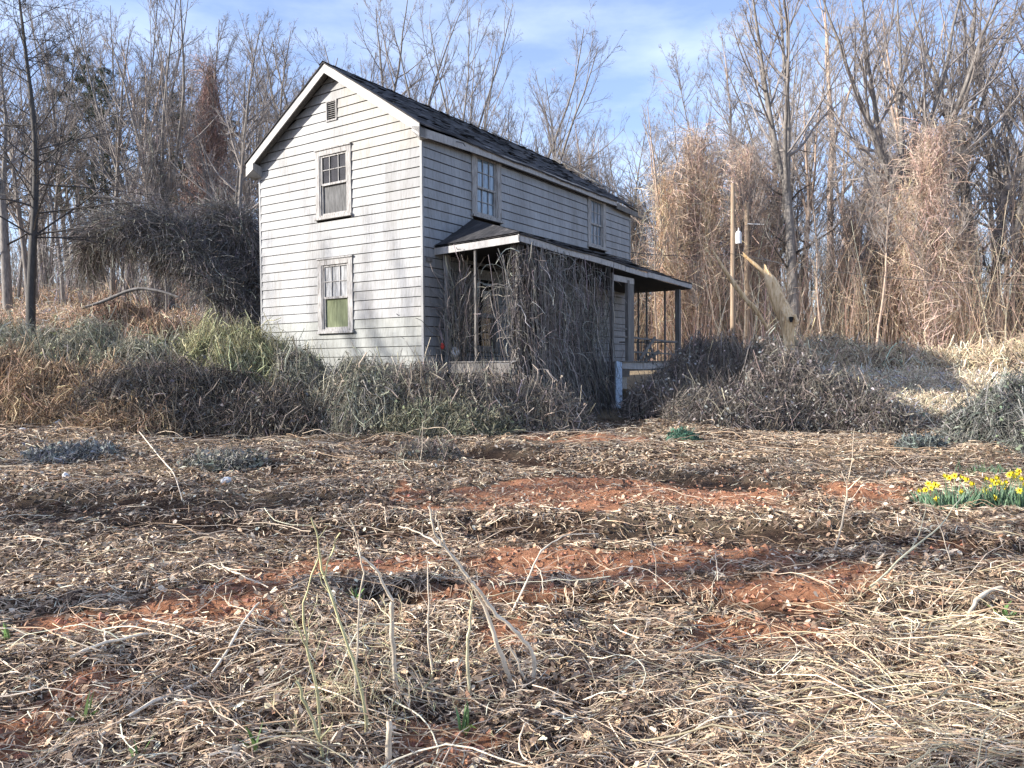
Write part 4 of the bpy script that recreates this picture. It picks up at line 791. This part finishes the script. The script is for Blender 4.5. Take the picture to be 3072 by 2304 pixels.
# ------------------------------------------------------------------ litter on the cleared yard
def yard_points(n, d0, d1, p=.6, rg=RG, edge=.74):
    d = (d0 ** (2 - p - .0) + rg.random(n) * (d1 ** (2 - p) - d0 ** (2 - p))) ** (1 / (2 - p)); x = rg.uniform(-edge, edge, n) * (d + .4); return x, d
def litter(name, n, L, hw, cols, label, seed, d0=2.5, d1=17.5, p=1.6, keep=lambda x, y: np.ones(len(x)), lift=.03, curve=.5, K=3, dirx=0.0, cat='litter', tilt=.12, grow=.11):
    rg = np.random.default_rng(seed); x, y = yard_points(n, d0, d1, p, rg); k = rg.random(n) < keep(x, y); x, y = x[k], y[k]; n = len(x)
    a = rg.uniform(0, 2 * PI, n) if not dirx else rg.normal(0, dirx, n); Ls = rg.uniform(L[0], L[1], n) * rg.uniform(.5, 1, n); cv = rg.normal(0, curve, n); P = []
    zc = rg.random(n) ** 1.5 * lift * (.4 + 1.6 * fbm(x * 1.7, y * 1.7, 71, 2)); tz = rg.normal(0, tilt, n) * Ls
    for i in range(K):
        t = i / (K - 1) - .5; dd = a + cv * t; qx = x + np.cos(dd) * Ls * t; qy = y + np.sin(dd) * Ls * t; P.append(np.stack([qx, qy, ground_z(qx, qy) + zc + tz * t + Ls * .03 * (1 - 4 * t * t) + .004], -1))
    P = np.stack(P, 1); s_ = nrm(np.stack([-np.sin(a), np.cos(a), rg.normal(0, .7, n)], -1)); C_ = np.array([c for c, _ in cols]); pr = np.array([w_ for _, w_ in cols], float); ci = rg.choice(len(cols), n, p=pr / pr.sum())
    col = np.clip(C_[ci] * (1 + rg.normal(0, .22, (n, 1))), .01, .9); W = (hw * rg.uniform(.6, 1.5, n) * (1 + grow * y))[:, None]
    gg = Geo(); prof = np.array([.55, 1, .4]) if K == 3 else np.linspace(1, .6, K); gg.ribbons(P, W * prof[None], s_, col)
    return tag(gg.build(name, M['leaf']), label, cat, kind='stuff')
kp = lambda x, y: (1 - .84 * clay_mask(x, y)) * (1 - .84 * shade_band_mask(x, y)) * np.clip(.35 + 1.5 * (fbm(x * 1.1, y * 1.1, 77, 3) - .3), .15, 1)
PALE = (.78, .63, .46); TAN2 = (.5, .355, .23); MID = (.21, .14, .095); DRK = (.07, .043, .03); YEL = (.52, .44, .28)
litter('straw_litter', 330000, (.05, .2), .0016, [(PALE, 4), (TAN2, 4), (MID, 4), (DRK, 3)], 'dry straw and chopped stems scattered thickly over the cleared yard', 101, keep=kp, lift=.05)
litter('straw_litter', 30000, (.15, .4), .0016, [(PALE, 4), (TAN2, 3), (YEL, 2), (MID, 2)], 'longer dry stalks lying across the cleared yard', 102, keep=kp, lift=.05, K=4, curve=.9)
litter('leaf_litter', 90000, (.03, .075), .011, [(PALE, 2), (TAN2, 4), (MID, 4), (DRK, 3), ((.36, .2, .12), 1)], 'curled dead leaves strewn over the cleared yard', 103, keep=kp, lift=.04, tilt=.5, grow=.06)
def far_right(x, y): return np.clip((x / y + .0) * 2.2, .06, 1) * np.clip((6.2 - y) / 2.4, .03, 1) * (1 - .9 * clay_mask(x, y)) * np.clip(.25 + 2.2 * (fbm(x * 1.3, y * 1.3, 78, 3) - .35), .1, 1)
litter('straw_litter', 42000, (.08, .32), .0016, [(YEL, 4), (PALE, 3), (TAN2, 4), (MID, 2)], 'pale yellow stalks matted over the lower right of the yard', 104, d1=8, keep=far_right, lift=.10, K=4, curve=.8, dirx=.55)
# long vines lying on the ground
def ground_vines(name, n, L, r, cols, label, seed, keep, dirs, lift=.08, d1=14):
    rg = np.random.default_rng(seed); x, y = yard_points(n * 3, 2.7, d1, 1.3, rg); k = rg.random(len(x)) < keep(x, y); x, y = x[k][:n], y[k][:n]; n = len(x); a = dirs[0] + rg.normal(0, dirs[1], n); K = 9; Ls = rg.uniform(L[0], L[1], n); st = (Ls / (K - 1)); cv = rg.normal(0, .12, n); qx, qy = x.copy(), y.copy(); P = []; zc = rg.random(n) * lift; ar = rg.random(n) ** 3 * .25
    for i in range(K):
        t = i / (K - 1); P.append(np.stack([qx, qy, ground_z(qx, qy) + zc + ar * np.sin(PI * t) * Ls * .6 + .01], -1)); a = a + cv + rg.normal(0, .09, n); qx = qx + np.cos(a) * st; qy = qy + np.sin(a) * st * 1.0
    C_ = np.array(cols); ci = rg.integers(0, len(cols), n); gg = Geo(); gg.tubes(np.stack(P, 1), r * rg.uniform(.6, 1.5, (n, 1)) * np.linspace(1, .55, K)[None], 4, np.clip(C_[ci] * (1 + rg.normal(0, .2, (n, 1))), .01, .9)); return tag(gg.build(name, M['strand'], smooth=True), label, 'vines', kind='stuff')
ground_vines('cut_vines', 900, (.3, 1.4), .0036, [YEL, PALE, TAN2, YEL], 'long pale cut vines raked in curves over the lower right foreground', 111, lambda x, y: far_right(x, y), (0.1, .45), d1=7.5)
ground_vines('cut_vines', 700, (.3, 1.0), .0032, [PALE, TAN2, MID], 'thin cut vines lying here and there across the yard', 112, lambda x, y: .8 * (1 - clay_mask(x, y) * .7), (0, 2.0))
ground_vines('cut_vines', 800, (.3, 1.2), .005, [PALE, TAN2, (.3, .25, .2)], 'pale vine stems lying along the foot of the brush heaps', 113, lambda x, y: np.clip((y - 11) / 4, 0, 1), (0, .5), d1=16)
# clods of soil
def clods(n, label, seed, colr, keep, smin=.008, smax=.045, d1=13):
    rg = np.random.default_rng(seed); x, y = yard_points(n, 2.5, d1, 1.5, rg); k = rg.random(n) < keep(x, y); x, y = x[k], y[k]; n = len(x); s_ = rg.uniform(smin, smax, n) * rg.random(n) ** .7 + .004
    base = np.array([(1, 0, 0), (-1, 0, 0), (0, 1, 0), (0, -1, 0), (0, 0, 1), (0, 0, -1)], float); F = np.array([(0, 2, 4), (2, 1, 4), (1, 3, 4), (3, 0, 4), (2, 0, 5), (1, 2, 5), (3, 1, 5), (0, 3, 5)])
    V = (base[None] * rg.uniform(.6, 1.3, (n, 6, 1)) + rg.normal(0, .22, (n, 6, 3))) * s_[:, None, None] * np.array([1, 1, .7]); V += np.stack([x, y, ground_z(x, y) + s_ * .15], -1)[:, None]
    gg = Geo(); gg.add(V.reshape(-1, 3), tris=(F[None] + (np.arange(n) * 6)[:, None, None]).reshape(-1, 3), col=np.repeat(tint_n(n, colr, .3, rg), 6, 0)); tag(gg.build('soil_clods', M['leaf']), label, 'soil', kind='stuff')
clods(26000, 'crumbled brown soil between the straw', 121, (.1, .065, .042), lambda x, y: 1 - clay_mask(x, y))
clods(22000, 'crumbled red clay on the bare patches', 122, (.33, .155, .09), lambda x, y: clay_mask(x, y) * .9, .008, .035)

# ------------------------------------------------------------------ single things in the yard
def gd(vy): return 1.6 * FPX / (vy * 1.38879 - 1095)
def plant(name, label, stems, col, cat='sapling', mat='strand', lying=False, name2=None):
    """stems: list of (points in the photograph, r0, r1, lean towards viewer); first point stands on the ground"""
    gg = Geo(); rg = np.random.default_rng(len(label)); base = None
    for pts, r0, r1, lean in stems:
        d0 = gd(pts[0][1]); P = []
        for i, (vx, vy) in enumerate(pts):
            if lying:
                d = gd(vy); p = at(vx, vy, d); p[2] = float(ground_z(p[0], p[1])) + .04 + lean * (i / (len(pts) - 1))
            else: p = at(vx, vy, d0 - lean * (i / max(1, len(pts) - 1)))
            if base is not None and i == 0:
                jn = min(main, key=lambda m_: (m_[0] - vx) ** 2 + (m_[1] - vy) ** 2)
                if not lying: d0 = jn[2]; p = at(vx, vy, d0)
                p = jn[3].copy()
            P.append(p)
        if base is None:
            if not lying: P[0] = P[0] - np.array([0, 0, .05])
            main = [(a_, b_, float((p_ - EYE) @ FW), p_) for (a_, b_), p_ in zip(pts, P)]
            base = np.array([P[0][0], P[0][1], P[0][2]])
        P = smooth_path(P) - base; P += rg.normal(0, .0035, P.shape)
        if not lying and r0 > .004:
            Tw, Tr = branch(P[None], np.full((1, len(P)), .003), 5, .15, .95, (.1, .3), (20, 70), .02, .2, 5, .0016, rg); gg.tubes(Tw, Tr * .8, 4, np.array([col]))
        gg.tubes(P[None], 1.15 * np.linspace(r0, r1, len(P))[None] * rg.uniform(.85, 1.2, (1, len(P))), 6, np.array([col]) * rg.uniform(.85, 1.15))
    o = gg.build(name, M[mat], smooth=True, loc=base); return tag(o, label, cat)
SP = (.74, .63, .48); SG = (.58, .54, .3); SY = (.7, .62, .4)
plant('cut_sapling', 'pale forked sapling leaning left, its fork highest in the foreground centre', [([(1112, 1480), (1085, 1420), (1045, 1310), (1000, 1230), (960, 1182), (940, 1150), (926, 1092)], .011, .004, .2), ([(1000, 1232), (960, 1182), (905, 1150), (862, 1137)], .006, .003, -.3), ([(960, 1182), (948, 1140), (940, 1105)], .004, .002, 0)], SP)
plant('cut_sapling', 'pale sapling bowed to the right beside the forked sapling', [([(1150, 1475), (1152, 1420), (1120, 1370), (1075, 1330), (1035, 1275), (1012, 1252)], .010, .007, .15), ([(1133, 1500), (1125, 1445), (1100, 1395)], .006, .004, .1)], SP)
plant('cut_sapling', 'upright pale stub left of the forked sapling', [([(858, 1500), (852, 1430), (848, 1370), (846, 1300)], .012, .009, .1), ([(846, 1300), (820, 1240), (790, 1210), (770, 1195)], .007, .003, .1)], SP)
plant('cut_sapling', 'tall thin yellow green shoot left of the pale stub', [([(795, 1590), (780, 1480), (745, 1370), (700, 1250), (690, 1180), (672, 1120)], .007, .0025, .3), ([(700, 1250), (720, 1180), (735, 1150)], .004, .002, .1)], SG)
plant('cut_sapling', 'grey green shoot bending left at left of the sapling cluster', [([(690, 1610), (684, 1500), (664, 1400), (655, 1300), (690, 1200)], .006, .0025, .3), ([(664, 1400), (630, 1330), (610, 1300)], .003, .0015, .2)], SG)
plant('cut_sapling', 'thin pale shoot curving up between the green shoots and the stub', [([(765, 1545), (770, 1440), (775, 1330), (782, 1240), (770, 1160), (755, 1120)], .005, .002, .3)], SP)
plant('cut_sapling', 'short straight stem standing just right of the pale stub', [([(935, 1450), (925, 1380), (925, 1300), (922, 1200)], .006, .003, .1)], SP)
plant('cut_sapling', 'slim upright stem behind the bowed sapling', [([(1014, 1490), (1010, 1400), (1018, 1320), (1016, 1275)], .008, .004, .2)], SY)
plant('arched_stem', 'thin arching stem bowed over the red clay right of the saplings', [([(1095, 1332), (1154, 1218), (1181, 1180), (1228, 1156), (1292, 1154)], .006, .003, -.6), ([(1154, 1218), (1170, 1240), (1172, 1280)], .003, .002, .2)], SP, 'stem')
plant('cut_sapling', 'small dry upright twig with a forked tip, right of the red clay', [([(1800, 1192), (1822, 1110), (1830, 1060), (1818, 1018)], .008, .003, .2), ([(1830, 1060), (1862, 1028)], .004, .002, .1), ([(1822, 1085), (1860, 1050), (1880, 1042)], .003, .0015, .1)], SP)
plant('cut_sapling', 'short leaning green stub at the bottom left of the sapling cluster', [([(700, 1655), (690, 1600), (660, 1520), (640, 1470)], .007, .004, .1), ([(690, 1600), (720, 1560)], .004, .002, .1)], SG)
plant('cut_sapling', 'stout pale stub standing at the bottom centre of the picture', [([(835, 1655), (838, 1600), (842, 1560)], .013, .010, .05)], SP)
plant('fallen_branch', 'thick pale fallen branch with an orange broken end lying at the right', [([(1948, 1355), (2010, 1345), (2060, 1340), (2092, 1332), (2115, 1318), (2160, 1308)], .014, .011, .05)], SP, 'branch', lying=True)
plant('fallen_branch', 'long bare branch reaching up right behind the thick fallen branch', [([(1880, 1290), (1960, 1250), (2030, 1215), (2080, 1165)], .008, .003, .3), ([(1960, 1250), (1990, 1180), (2000, 1150)], .004, .002, .25)], SY, 'branch', lying=True)
plant('fallen_stick', 'curved pale stick lying on the soil above the left clay patch', [([(468, 1188), (480, 1225), (520, 1262), (580, 1296)], .007, .004, .02)], SP, 'stick', lying=True)
plant('fallen_stick', 'thin bent stick lying in the shaded strip at upper left of the yard', [([(300, 962), (345, 1010), (375, 1050), (395, 1088)], .009, .005, .1), ([(300, 962), (312, 935)], .005, .003, .1)], SP, 'stick', lying=True)
plant('fallen_stick', 'long straight stick lying below the left clay patch', [([(310, 1345), (380, 1375), (460, 1410), (520, 1432)], .005, .004, .02)], SP, 'stick', lying=True)
plant('fallen_stick', 'forked stick lying at the lower left under the long straight stick', [([(150, 1460), (230, 1430), (330, 1400)], .008, .005, .03), ([(230, 1430), (225, 1390)], .005, .004, .03)], SP, 'stick', lying=True)
plant('fallen_stick', 'long bowed vine stem sweeping up through the lower left foreground', [([(210, 1620), (330, 1540), (450, 1480), (520, 1400), (560, 1340)], .008, .005, .05)], SP, 'stick', lying=True)
plant('fallen_stick', 'brown stick lying in the pale stalks at the lower right', [([(1690, 1590), (1740, 1560), (1800, 1540), (1840, 1525)], .009, .007, .03)], (.35, .22, .14), 'stick', lying=True)
for i, (vx, vy, vx2, vy2, lab) in enumerate(((1830, 1040, 1845, 925, 'thin bare weed stalk standing in front of the vine mound, left one'), (905, 1010, 912, 905, 'tall thin weed stalk rising from the dead weed tuft'), (1290, 1490, 1262, 1420, 'short split stem right of the bowed sapling'), (1420, 1260, 1395, 1130, 'thin stalk standing in the red clay'), (2060, 1240, 2010, 1090, 'thin pale stalk leaning left below the daffodils'))):
    plant('weed_stalk', lab, [([(vx, vy), ((vx * .6 + vx2 * .4) + 4, vy * .6 + vy2 * .4), (vx2, vy2)], .004, .0018, .1)], SP, 'weed stalk')
rg = np.random.default_rng(131); gg = Geo(); n = 240; vx_ = rg.normal(800, 120, n); vy_ = rg.uniform(1330, 1600, n); B_ = []
for a, b in zip(vx_, vy_):
    q = at(a, b, gd(b)); q[2] = float(ground_z(q[0], q[1])); B_.append(q)
P = walk(np.array(B_), nrm(rg.normal(0, .55, (n, 3)) + [-.1, 0, .8]), rg.uniform(.08, .26, n), 7, -.12, .2, rg); gg.tubes(P, .0022 * rg.uniform(.5, 1.7, (n, 1)) * np.linspace(1, .5, 7)[None], 4, tint_n(n, (.5, .41, .27), .3, rg)); P2, R2 = branch(P, np.full((n, 7), .002), 2, .3, 1, (.3, .6), (20, 60), -.05, .2, 4, .001, rg); gg.tubes(P2, R2, 3, tint_n(len(P2), SG, .3, rg))
tag(gg.build('weeds', M['strand']), 'tangle of thin yellowish weeds around the foot of the cut saplings', 'weeds', kind='stuff')
# green shoots in the foreground
def green_shoot(vx, vy, lab, n=7, h=.16, col=(.12, .2, .06)):
    rg = np.random.default_rng(int(vx)); p = at(vx, vy, gd(vy)); p[2] = float(ground_z(p[0], p[1])); gg = Geo(); b = rg.normal(0, .012, (n, 3)) * [1, 1, 0]; P = walk(b, nrm(rg.normal(0, .6, (n, 3)) + [0, 0, 1.2]), rg.uniform(.5, 1, n) * h, 5, -.2, .1, rg)
    gg.ribbons(P, .009 * np.array([.5, 1, 1, .7, .1])[None] * np.ones((n, 1)), nrm(rg.normal(size=(n, 3))), tint_n(n, col, .25, rg)); tag(gg.build('green_shoot', M['greenleaf'], loc=p), lab, 'weed')
for vx, vy, lab in ((560, 1655, 'green leafy shoot at the bottom edge left of centre'), (300, 1655, 'green leafy shoot at the bottom left edge'), (770, 1290, 'bright green blades among the sapling cluster'), (2170, 1330, 'green leafy sprig at the end of the thick fallen branch'), (20, 1390, 'small green weed at the far left edge'), (1000, 1580, 'green leaves beside the dark hollow at the bottom centre'), (180, 1560, 'low green weed on the clay at the lower left')):
    green_shoot(vx, vy, lab, n=12 if 'sprig' in lab or 'blades' in lab else 8)
# daffodils
def flower_geo(rg):
    gg = Geo(); f = nrm(np.array([rg.normal(0, .5), -1.0, rg.normal(.1, .2)])); u = nrm(np.cross(f, [0, 0, 1.0])); v = np.cross(u, f); P = []; S_ = []
    for k in range(6):
        a = k * PI / 3 + .2; d = u * math.cos(a) + v * math.sin(a); s_ = nrm(np.cross(d, f)); P.append([f * .0, d * .018 + f * .004, d * .036 + f * .002]); S_.append(s_)
    gg.ribbons(np.array(P), np.array([[.004, .013, .003]] * 6), np.array(S_), np.tile((.88, .76, .08), (6, 1)))
    gg.tubes(np.array([[f * .0, f * .012, f * .026, f * .032]]), np.array([[.007, .010, .013, .017]]), 8, np.array([(.86, .64, .03)])); return gg
def daffodil(vx, vy, nl, heads, lab, hgt=.3, spread=.14):
    rg = np.random.default_rng(int(vx * 3)); d = gd(vy); p = at(vx, vy, d); p[2] = float(ground_z(p[0], p[1])); root = empty('daffodil_clump', p); tag(root, lab, 'flowers', 'daffodils at the right edge of the yard')
    n = nl; b = rg.normal(0, spread, (n, 3)) * [1, .6, 0]; D = nrm(np.concatenate([b[:, :2] * 2.2 + rg.normal(0, .16, (n, 2)), np.ones((n, 1))], 1)); P = walk(b, D, rg.uniform(.6, 1.05, n) * hgt, 6, -.1, .05, rg)
    gg = Geo(); gg.ribbons(P, .0065 * np.array([.9, 1, 1, .9, .7, .15])[None] * np.ones((n, 1)), nrm(np.cross(D, rg.normal(size=(n, 3)))), tint_n(n, (.12, .2, .12), .25, rg)); gg.build('leaves', M['greenleaf'], root)
    for hx, hy in heads:
        q = at(hx, hy, d + rg.normal(0, .12)) - p; fo = flower_geo(rg).build('flower', M['petal'], root, loc=q)
        sg = Geo(); c0 = np.array([q[0] * .5, q[1] * .5, 0]); sg.tubes(np.array([[c0 - q, (c0 * .6 + q * .4) - q + [0, 0, .03], [0, 0, 0]]]), np.full((1, 3), .003), 4, np.array([(.14, .24, .1)])); sg.build('stem', M['greenleaf'], fo)
daffodil(2062, 1098, 150, [(2050, 1032), (2062, 1028), (2086, 1036), (2075, 1030), (2040, 1028), (2080, 1083), (2098, 1045), (2076, 1062)], 'blue green daffodil clump, middle of the row, with few yellow heads')
daffodil(2015, 1090, 60, [(1984, 1060), (2005, 1045), (2012, 1053), (2018, 1046), (2025, 1048), (2024, 1078), (1998, 1058)], 'small daffodil clump at the left end with several yellow heads', .2, .11)
daffodil(2150, 1095, 150, [(2128, 1033), (2142, 1038), (2150, 1044), (2158, 1042), (2170, 1048), (2168, 1056), (2152, 1032), (2172, 1040), (2128, 1060), (2150, 1075), (2160, 1090), (2135, 1050)], 'thick daffodil clump crowded with yellow heads, right of the bluish clump')
daffodil(2205, 1100, 130, [(2184, 1022), (2196, 1024), (2200, 1018), (2206, 1034), (2190, 1030), (2180, 1026), (2210, 1046), (2202, 1060)], 'daffodil clump cut by the right edge of the picture')
green = (.09, .15, .08)
for vx, vy, lab in ((2140, 1035, 'dark green leaf tuft without flowers behind the daffodils'), (2100, 960, 'low dark green leaf patch farther up the slope above the daffodils')):
    rg = np.random.default_rng(vx); d = gd(vy); p = at(vx, vy, d); p[2] = float(ground_z(p[0], p[1])); n = 140; b = rg.normal(0, .2, (n, 3)) * [1, .6, 0]; P = walk(b, nrm(rg.normal(0, .45, (n, 3)) + [0, 0, 1]), rg.uniform(.12, .28, n), 5, -.15, .06, rg)
    gg = Geo(); gg.ribbons(P, .007 * np.array([.9, 1, 1, .7, .2])[None] * np.ones((n, 1)), nrm(rg.normal(size=(n, 3))), tint_n(n, green, .25, rg)); tag(gg.build('leaf_tuft', M['greenleaf'], loc=p), lab, 'plant')

# leaning plank, rubble, rags
def put_beam(name, a, b, w_, t_, mat, lab, cat):
    a = np.array(a); b = np.array(b); gg = Geo(); d = nrm(b - a); n_ = 7; P = [a + (b - a) * i / (n_ - 1) for i in range(n_)]
    for i in range(n_ - 1): gg.beam(P[i] - a, P[i + 1] - a, w_, t_, up=(.3, -1, .3))
    return tag(gg.build(name, M[mat], loc=a), lab, cat)
pt = lw(2.33, 5.5, 1.66); b_ = at(1337, 889, 19.9); b_[2] = float(ground_z(b_[0], b_[1])) + .05
put_beam('plank', b_, pt, .19, .03, 'blueplank', 'pale flaking board leaning from the ground up to the porch floor', 'plank')
def lump(name, pos, size, mat, lab, cat, seed, flat=.6):
    rg = np.random.default_rng(seed); n = 9; m_ = 12; V = []
    for i in range(n):
        for j in range(m_):
            th = PI * i / (n - 1); ph = 2 * PI * j / m_; V.append((math.sin(th) * math.cos(ph), math.sin(th) * math.sin(ph), math.cos(th)))
    V = np.array(V); r = 1 + .45 * (fbm(V[:, 0] * 2.2 + seed, V[:, 1] * 2.2 + V[:, 2] * 1.7, seed, 3) - .5) * 2; V = V * r[:, None] * np.array(size); q = [(i * m_ + j, i * m_ + (j + 1) % m_, (i + 1) * m_ + (j + 1) % m_, (i + 1) * m_ + j) for i in range(n - 1) for j in range(m_)]
    gg = Geo(); gg.add(V, np.array(q)[:, ::-1]); return tag(gg.build(name, M[mat], loc=pos), lab, cat)
def gp(vx, vy, up=0.0):
    p = at(vx, vy, gd(vy)); p[2] = float(ground_z(p[0], p[1])) + up; return p
for i, (vx, vy, sx, lab) in enumerate(((1258, 902, .2, 'leftmost pale chunk of the broken concrete below the leaning board'), (1290, 908, .26, 'largest pale chunk of broken concrete, middle of the row below the leaning board'), (1322, 915, .16, 'small concrete chunk nearest the foot of the leaning board'))):
    q = gp(vx, vy, .03); lump('concrete_chunk', q, (sx, sx * .6, .07), 'concrete', lab, 'rubble', 5 + i)
lump('rag', gp(128, 952, .08), (.09, .06, .06), 'cloth', 'white rag lying on the grey brush patch at upper left of the yard', 'rag', 3)
lump('rag', gp(488, 1050, .03), (.07, .05, .05), 'cloth', 'small white scrap left of the centre of the yard', 'rag', 8)
lump('rag', gp(142, 1045, .05), (.04, .04, .05), 'cloth', 'white scrap standing in the shaded strip at left of the yard', 'rag', 11)
lump('rag', gp(50, 962, .04), (.07, .04, .05), 'cloth', 'pale scrap near the left edge of the yard', 'rag', 13)
c = lw(.35, .75, 1.9); lump('paint_can', c, (.1, .1, .13), 'cloth', 'dirty white container hanging in the vines at the near porch corner', 'container', 15)
mr, tr_, br_ = new_mat('faded_red_plastic'); br_.inputs['Base Color'].default_value = (.42, .05, .04, 1); br_.inputs['Roughness'].default_value = .5; M['red'] = mr
lump('red_container', lw(.28, .35, 2.05), (.05, .05, .07), 'red', 'small faded red container against the side wall by the house corner', 'container', 17)

# utility poles, transformer, cables
def pole(vx, vtop, vbot, depth, r, lab):
    a = at(vx, vbot, depth); x, y = a[0], a[1]; z0 = float(ground_z(x, y)) - .3; zt = at(vx, vtop, depth)[2]; root = empty('utility_pole', (x, y, z0)); tag(root, lab, 'utility pole')
    gg = Geo(); zz = np.linspace(0, zt - z0, 8); gg.tubes(np.stack([np.zeros(8), np.zeros(8), zz], -1)[None], np.linspace(r * 1.15, r * .85, 8)[None], 12); gg.add([(r * .85 * math.cos(t), r * .85 * math.sin(t), zt - z0) for t in np.arange(4) * PI / 2], [(0, 1, 2, 3)]); gg.build('shaft', M['pole'], root, smooth=False); return root, zt - z0
p1, h1 = pole(1583, 398, 760, 33, .1, 'taller wooden utility pole with a small white transformer, left of the two')
p2, h2 = pole(1613, 440, 760, 36, .12, 'shorter wooden utility pole without a transformer, right of the two')
tz_ = at(1594, 515, 33)[2] - p1.location.z; gg = Geo(); gg.tubes(np.array([[(.22, -.1, tz_ - .26), (.22, -.1, tz_ + .2), (.22, -.1, tz_ + .28), (.22, -.1, tz_ + .30)]]), np.array([[.13, .13, .07, .001]]), 12); gg.beam((.1, -.05, tz_), (.22, -.1, tz_), .05, .05); t_ = gg.build('transformer', M['metal'], p1, smooth=False)
gg = Geo(); gg.tubes(np.array([[(.22, -.1, tz_ + .28), (.22, -.1, tz_ + .42)]]), np.array([[.03, .02]]), 8); gg.build('bushing', M['metal'], t_)
gg = Geo(); gg.beam((.0, -.13, h2 - 1.0), (.75, -.2, h2 - 1.05), .04, .04); gg.build('bracket', M['metal'], p2)
def cable(a, b, sag, lab, r=.012):
    a = np.array(a); b = np.array(b); t = np.linspace(0, 1, 24)[:, None]; P = a + (b - a) * t; P[:, 2] -= sag * 4 * (t * (1 - t))[:, 0]; gg = Geo(); gg.tubes((P - a)[None], np.full((1, 24), r), 6); tag(gg.build('cable', M['wire'], loc=a), lab, 'cable')
q1 = at(1583, 548, 32.85)
cable(at(1364, 545, 27.6), q1, .12, 'thin dark cable from the far corner of the house to the utility pole')
cable(q1, at(2290, 615, 26), .35, 'thin dark cable sagging from the utility pole to the right edge')
# broken trunks in front of the right wood
def trunk_px(name, pts, depth, ddep, lab, mat, rough=.18, seed=0, cap=None, cat='dead tree'):
    rg = np.random.default_rng(seed); P = [at(vx, vy, depth + ddep * i / (len(pts) - 1)) for i, (vx, vy, w_) in enumerate(pts)]; R = [w_ / 2 * 1.38879 / FPX * depth for _, _, w_ in pts]; Q = smooth_path(P, 5); r = np.interp(np.linspace(0, len(pts) - 1, len(Q)), np.arange(len(pts)), R); base = Q[-1].copy()
    gg = Geo(); m_ = 16; T_ = nrm(np.gradient(Q, axis=0)); u = nrm(np.cross(T_, [0, 1.0, .1])); v = np.cross(T_, u); V = []
    for k in range(len(Q)):
        a = np.arange(m_) * 2 * PI / m_; rr = r[k] * (1 + rough * (fbm(np.cos(a) * 2 + 5 + k * .12, np.sin(a) * 2 + seed + k * .12, seed, 3) - .5) * 2); V.append(Q[k] + u[k] * (rr * np.cos(a))[:, None] + v[k] * (rr * np.sin(a))[:, None])
    V = np.array(V); V[0] += T_[0] * -rg.uniform(0, .35, m_)[:, None]; V[-1] += T_[-1] * rg.uniform(0, .15, m_)[:, None]; n = len(Q); q = [(k * m_ + j, k * m_ + (j + 1) % m_, (k + 1) * m_ + (j + 1) % m_, (k + 1) * m_ + j) for k in range(n - 1) for j in range(m_)]
    gg.add(V.reshape(-1, 3) - base, q); gg.add([V[0].mean(0) - base + T_[0] * .1], None); c_ = len(V.reshape(-1, 3)); gg.t.append(np.array([(c_, j, (j + 1) % m_) for j in range(m_)])); gg.add([V[-1].mean(0) - base - T_[-1] * .05], None); gg.t.append(np.array([(c_ + 1, (n - 1) * m_ + (j + 1) % m_, (n - 1) * m_ + j) for j in range(m_)]))
    root = empty(name, base); tag(root, lab, cat); gg.build('trunk', M[mat], root, smooth=False); return root, base
bt, bb = trunk_px('broken_trunk', [(1656, 592, 14), (1667, 612, 27), (1681, 650, 30), (1694, 678, 36), (1701, 697, 34), (1703, 725, 25), (1706, 755, 20), (1706, 774, 8)], 26, -.6, 'jagged debarked pale trunk snapped and leaning, with a dark knot hole', 'debarked', .28, 4)
hp = at(1709, 690, 25.3) - bb; gg = Geo()
for k in range(14): a = k * 2 * PI / 14; a2 = (k + 1) * 2 * PI / 14; gg.add([hp, hp + [math.cos(a) * .07 * (1 + .3 * math.sin(3 * a)), 0, math.sin(a) * .13 * (1 + .3 * math.cos(2 * a))], hp + [math.cos(a2) * .07 * (1 + .3 * math.sin(3 * a2)), 0, math.sin(a2) * .13 * (1 + .3 * math.cos(2 * a2))]], tris=[(0, 1, 2)])
gg.build('knot_hole', M['dark'], bt); gg = Geo(); gg.tubes(np.array([[hp + [.03, .2, -.0], hp + [.17, .1, .1], hp + [.22, .02, -.08], hp + [.12, .0, -.22]]]), np.array([[.12, .09, .07, .04]]), 8); gg.build('branch_collar', M['debarked'], bt)
trunk_px('broken_trunk', [(1548, 556, 5), (1566, 585, 8), (1590, 618, 11), (1612, 648, 9), (1632, 668, 10), (1655, 705, 5)], 27, 0, 'thin pale broken trunk leaning across the utility pole', 'debarked', .25, 9)
trunk_px('broken_trunk', [(1618, 560, 6), (1635, 575, 8), (1658, 600, 12)], 26, 0, 'splintered grey limb hanging off the top of the jagged pale trunk', 'debarked', .25, 10)
trunk_px('snag', [(200, 425, 6), (260, 432, 8), (330, 470, 10), (380, 520, 12), (440, 590, 13), (480, 640, 14)], 24.5, .5, 'dark fallen limb arching under the vine mass at left', 'bark', .1, 12)
trunk_px('snag', [(195, 660, 5), (225, 650, 7), (290, 625, 7), (340, 628, 6), (380, 640, 5)], 22.5, 0, 'thin dark limb lying low across the tan field at left', 'bark', .1, 13)
# trees standing off the left side of the yard: their shadows fall across it
for k, x, y, H in (('f1', -25, 12.2, 15), ('s2', -29, 14.6, 16), ('f3', -20, 8.6, 14), ('s1', -19, 5.0, 15), ('f2', -15.5, 2.2, 15), ('s2', -25, 5.4, 16), ('s3', -17, -2, 13)):
    put_tree(k, x, y, H, 'bare tree off the left side of the yard, throwing shadow on the gable', group='bare trees left of the yard')
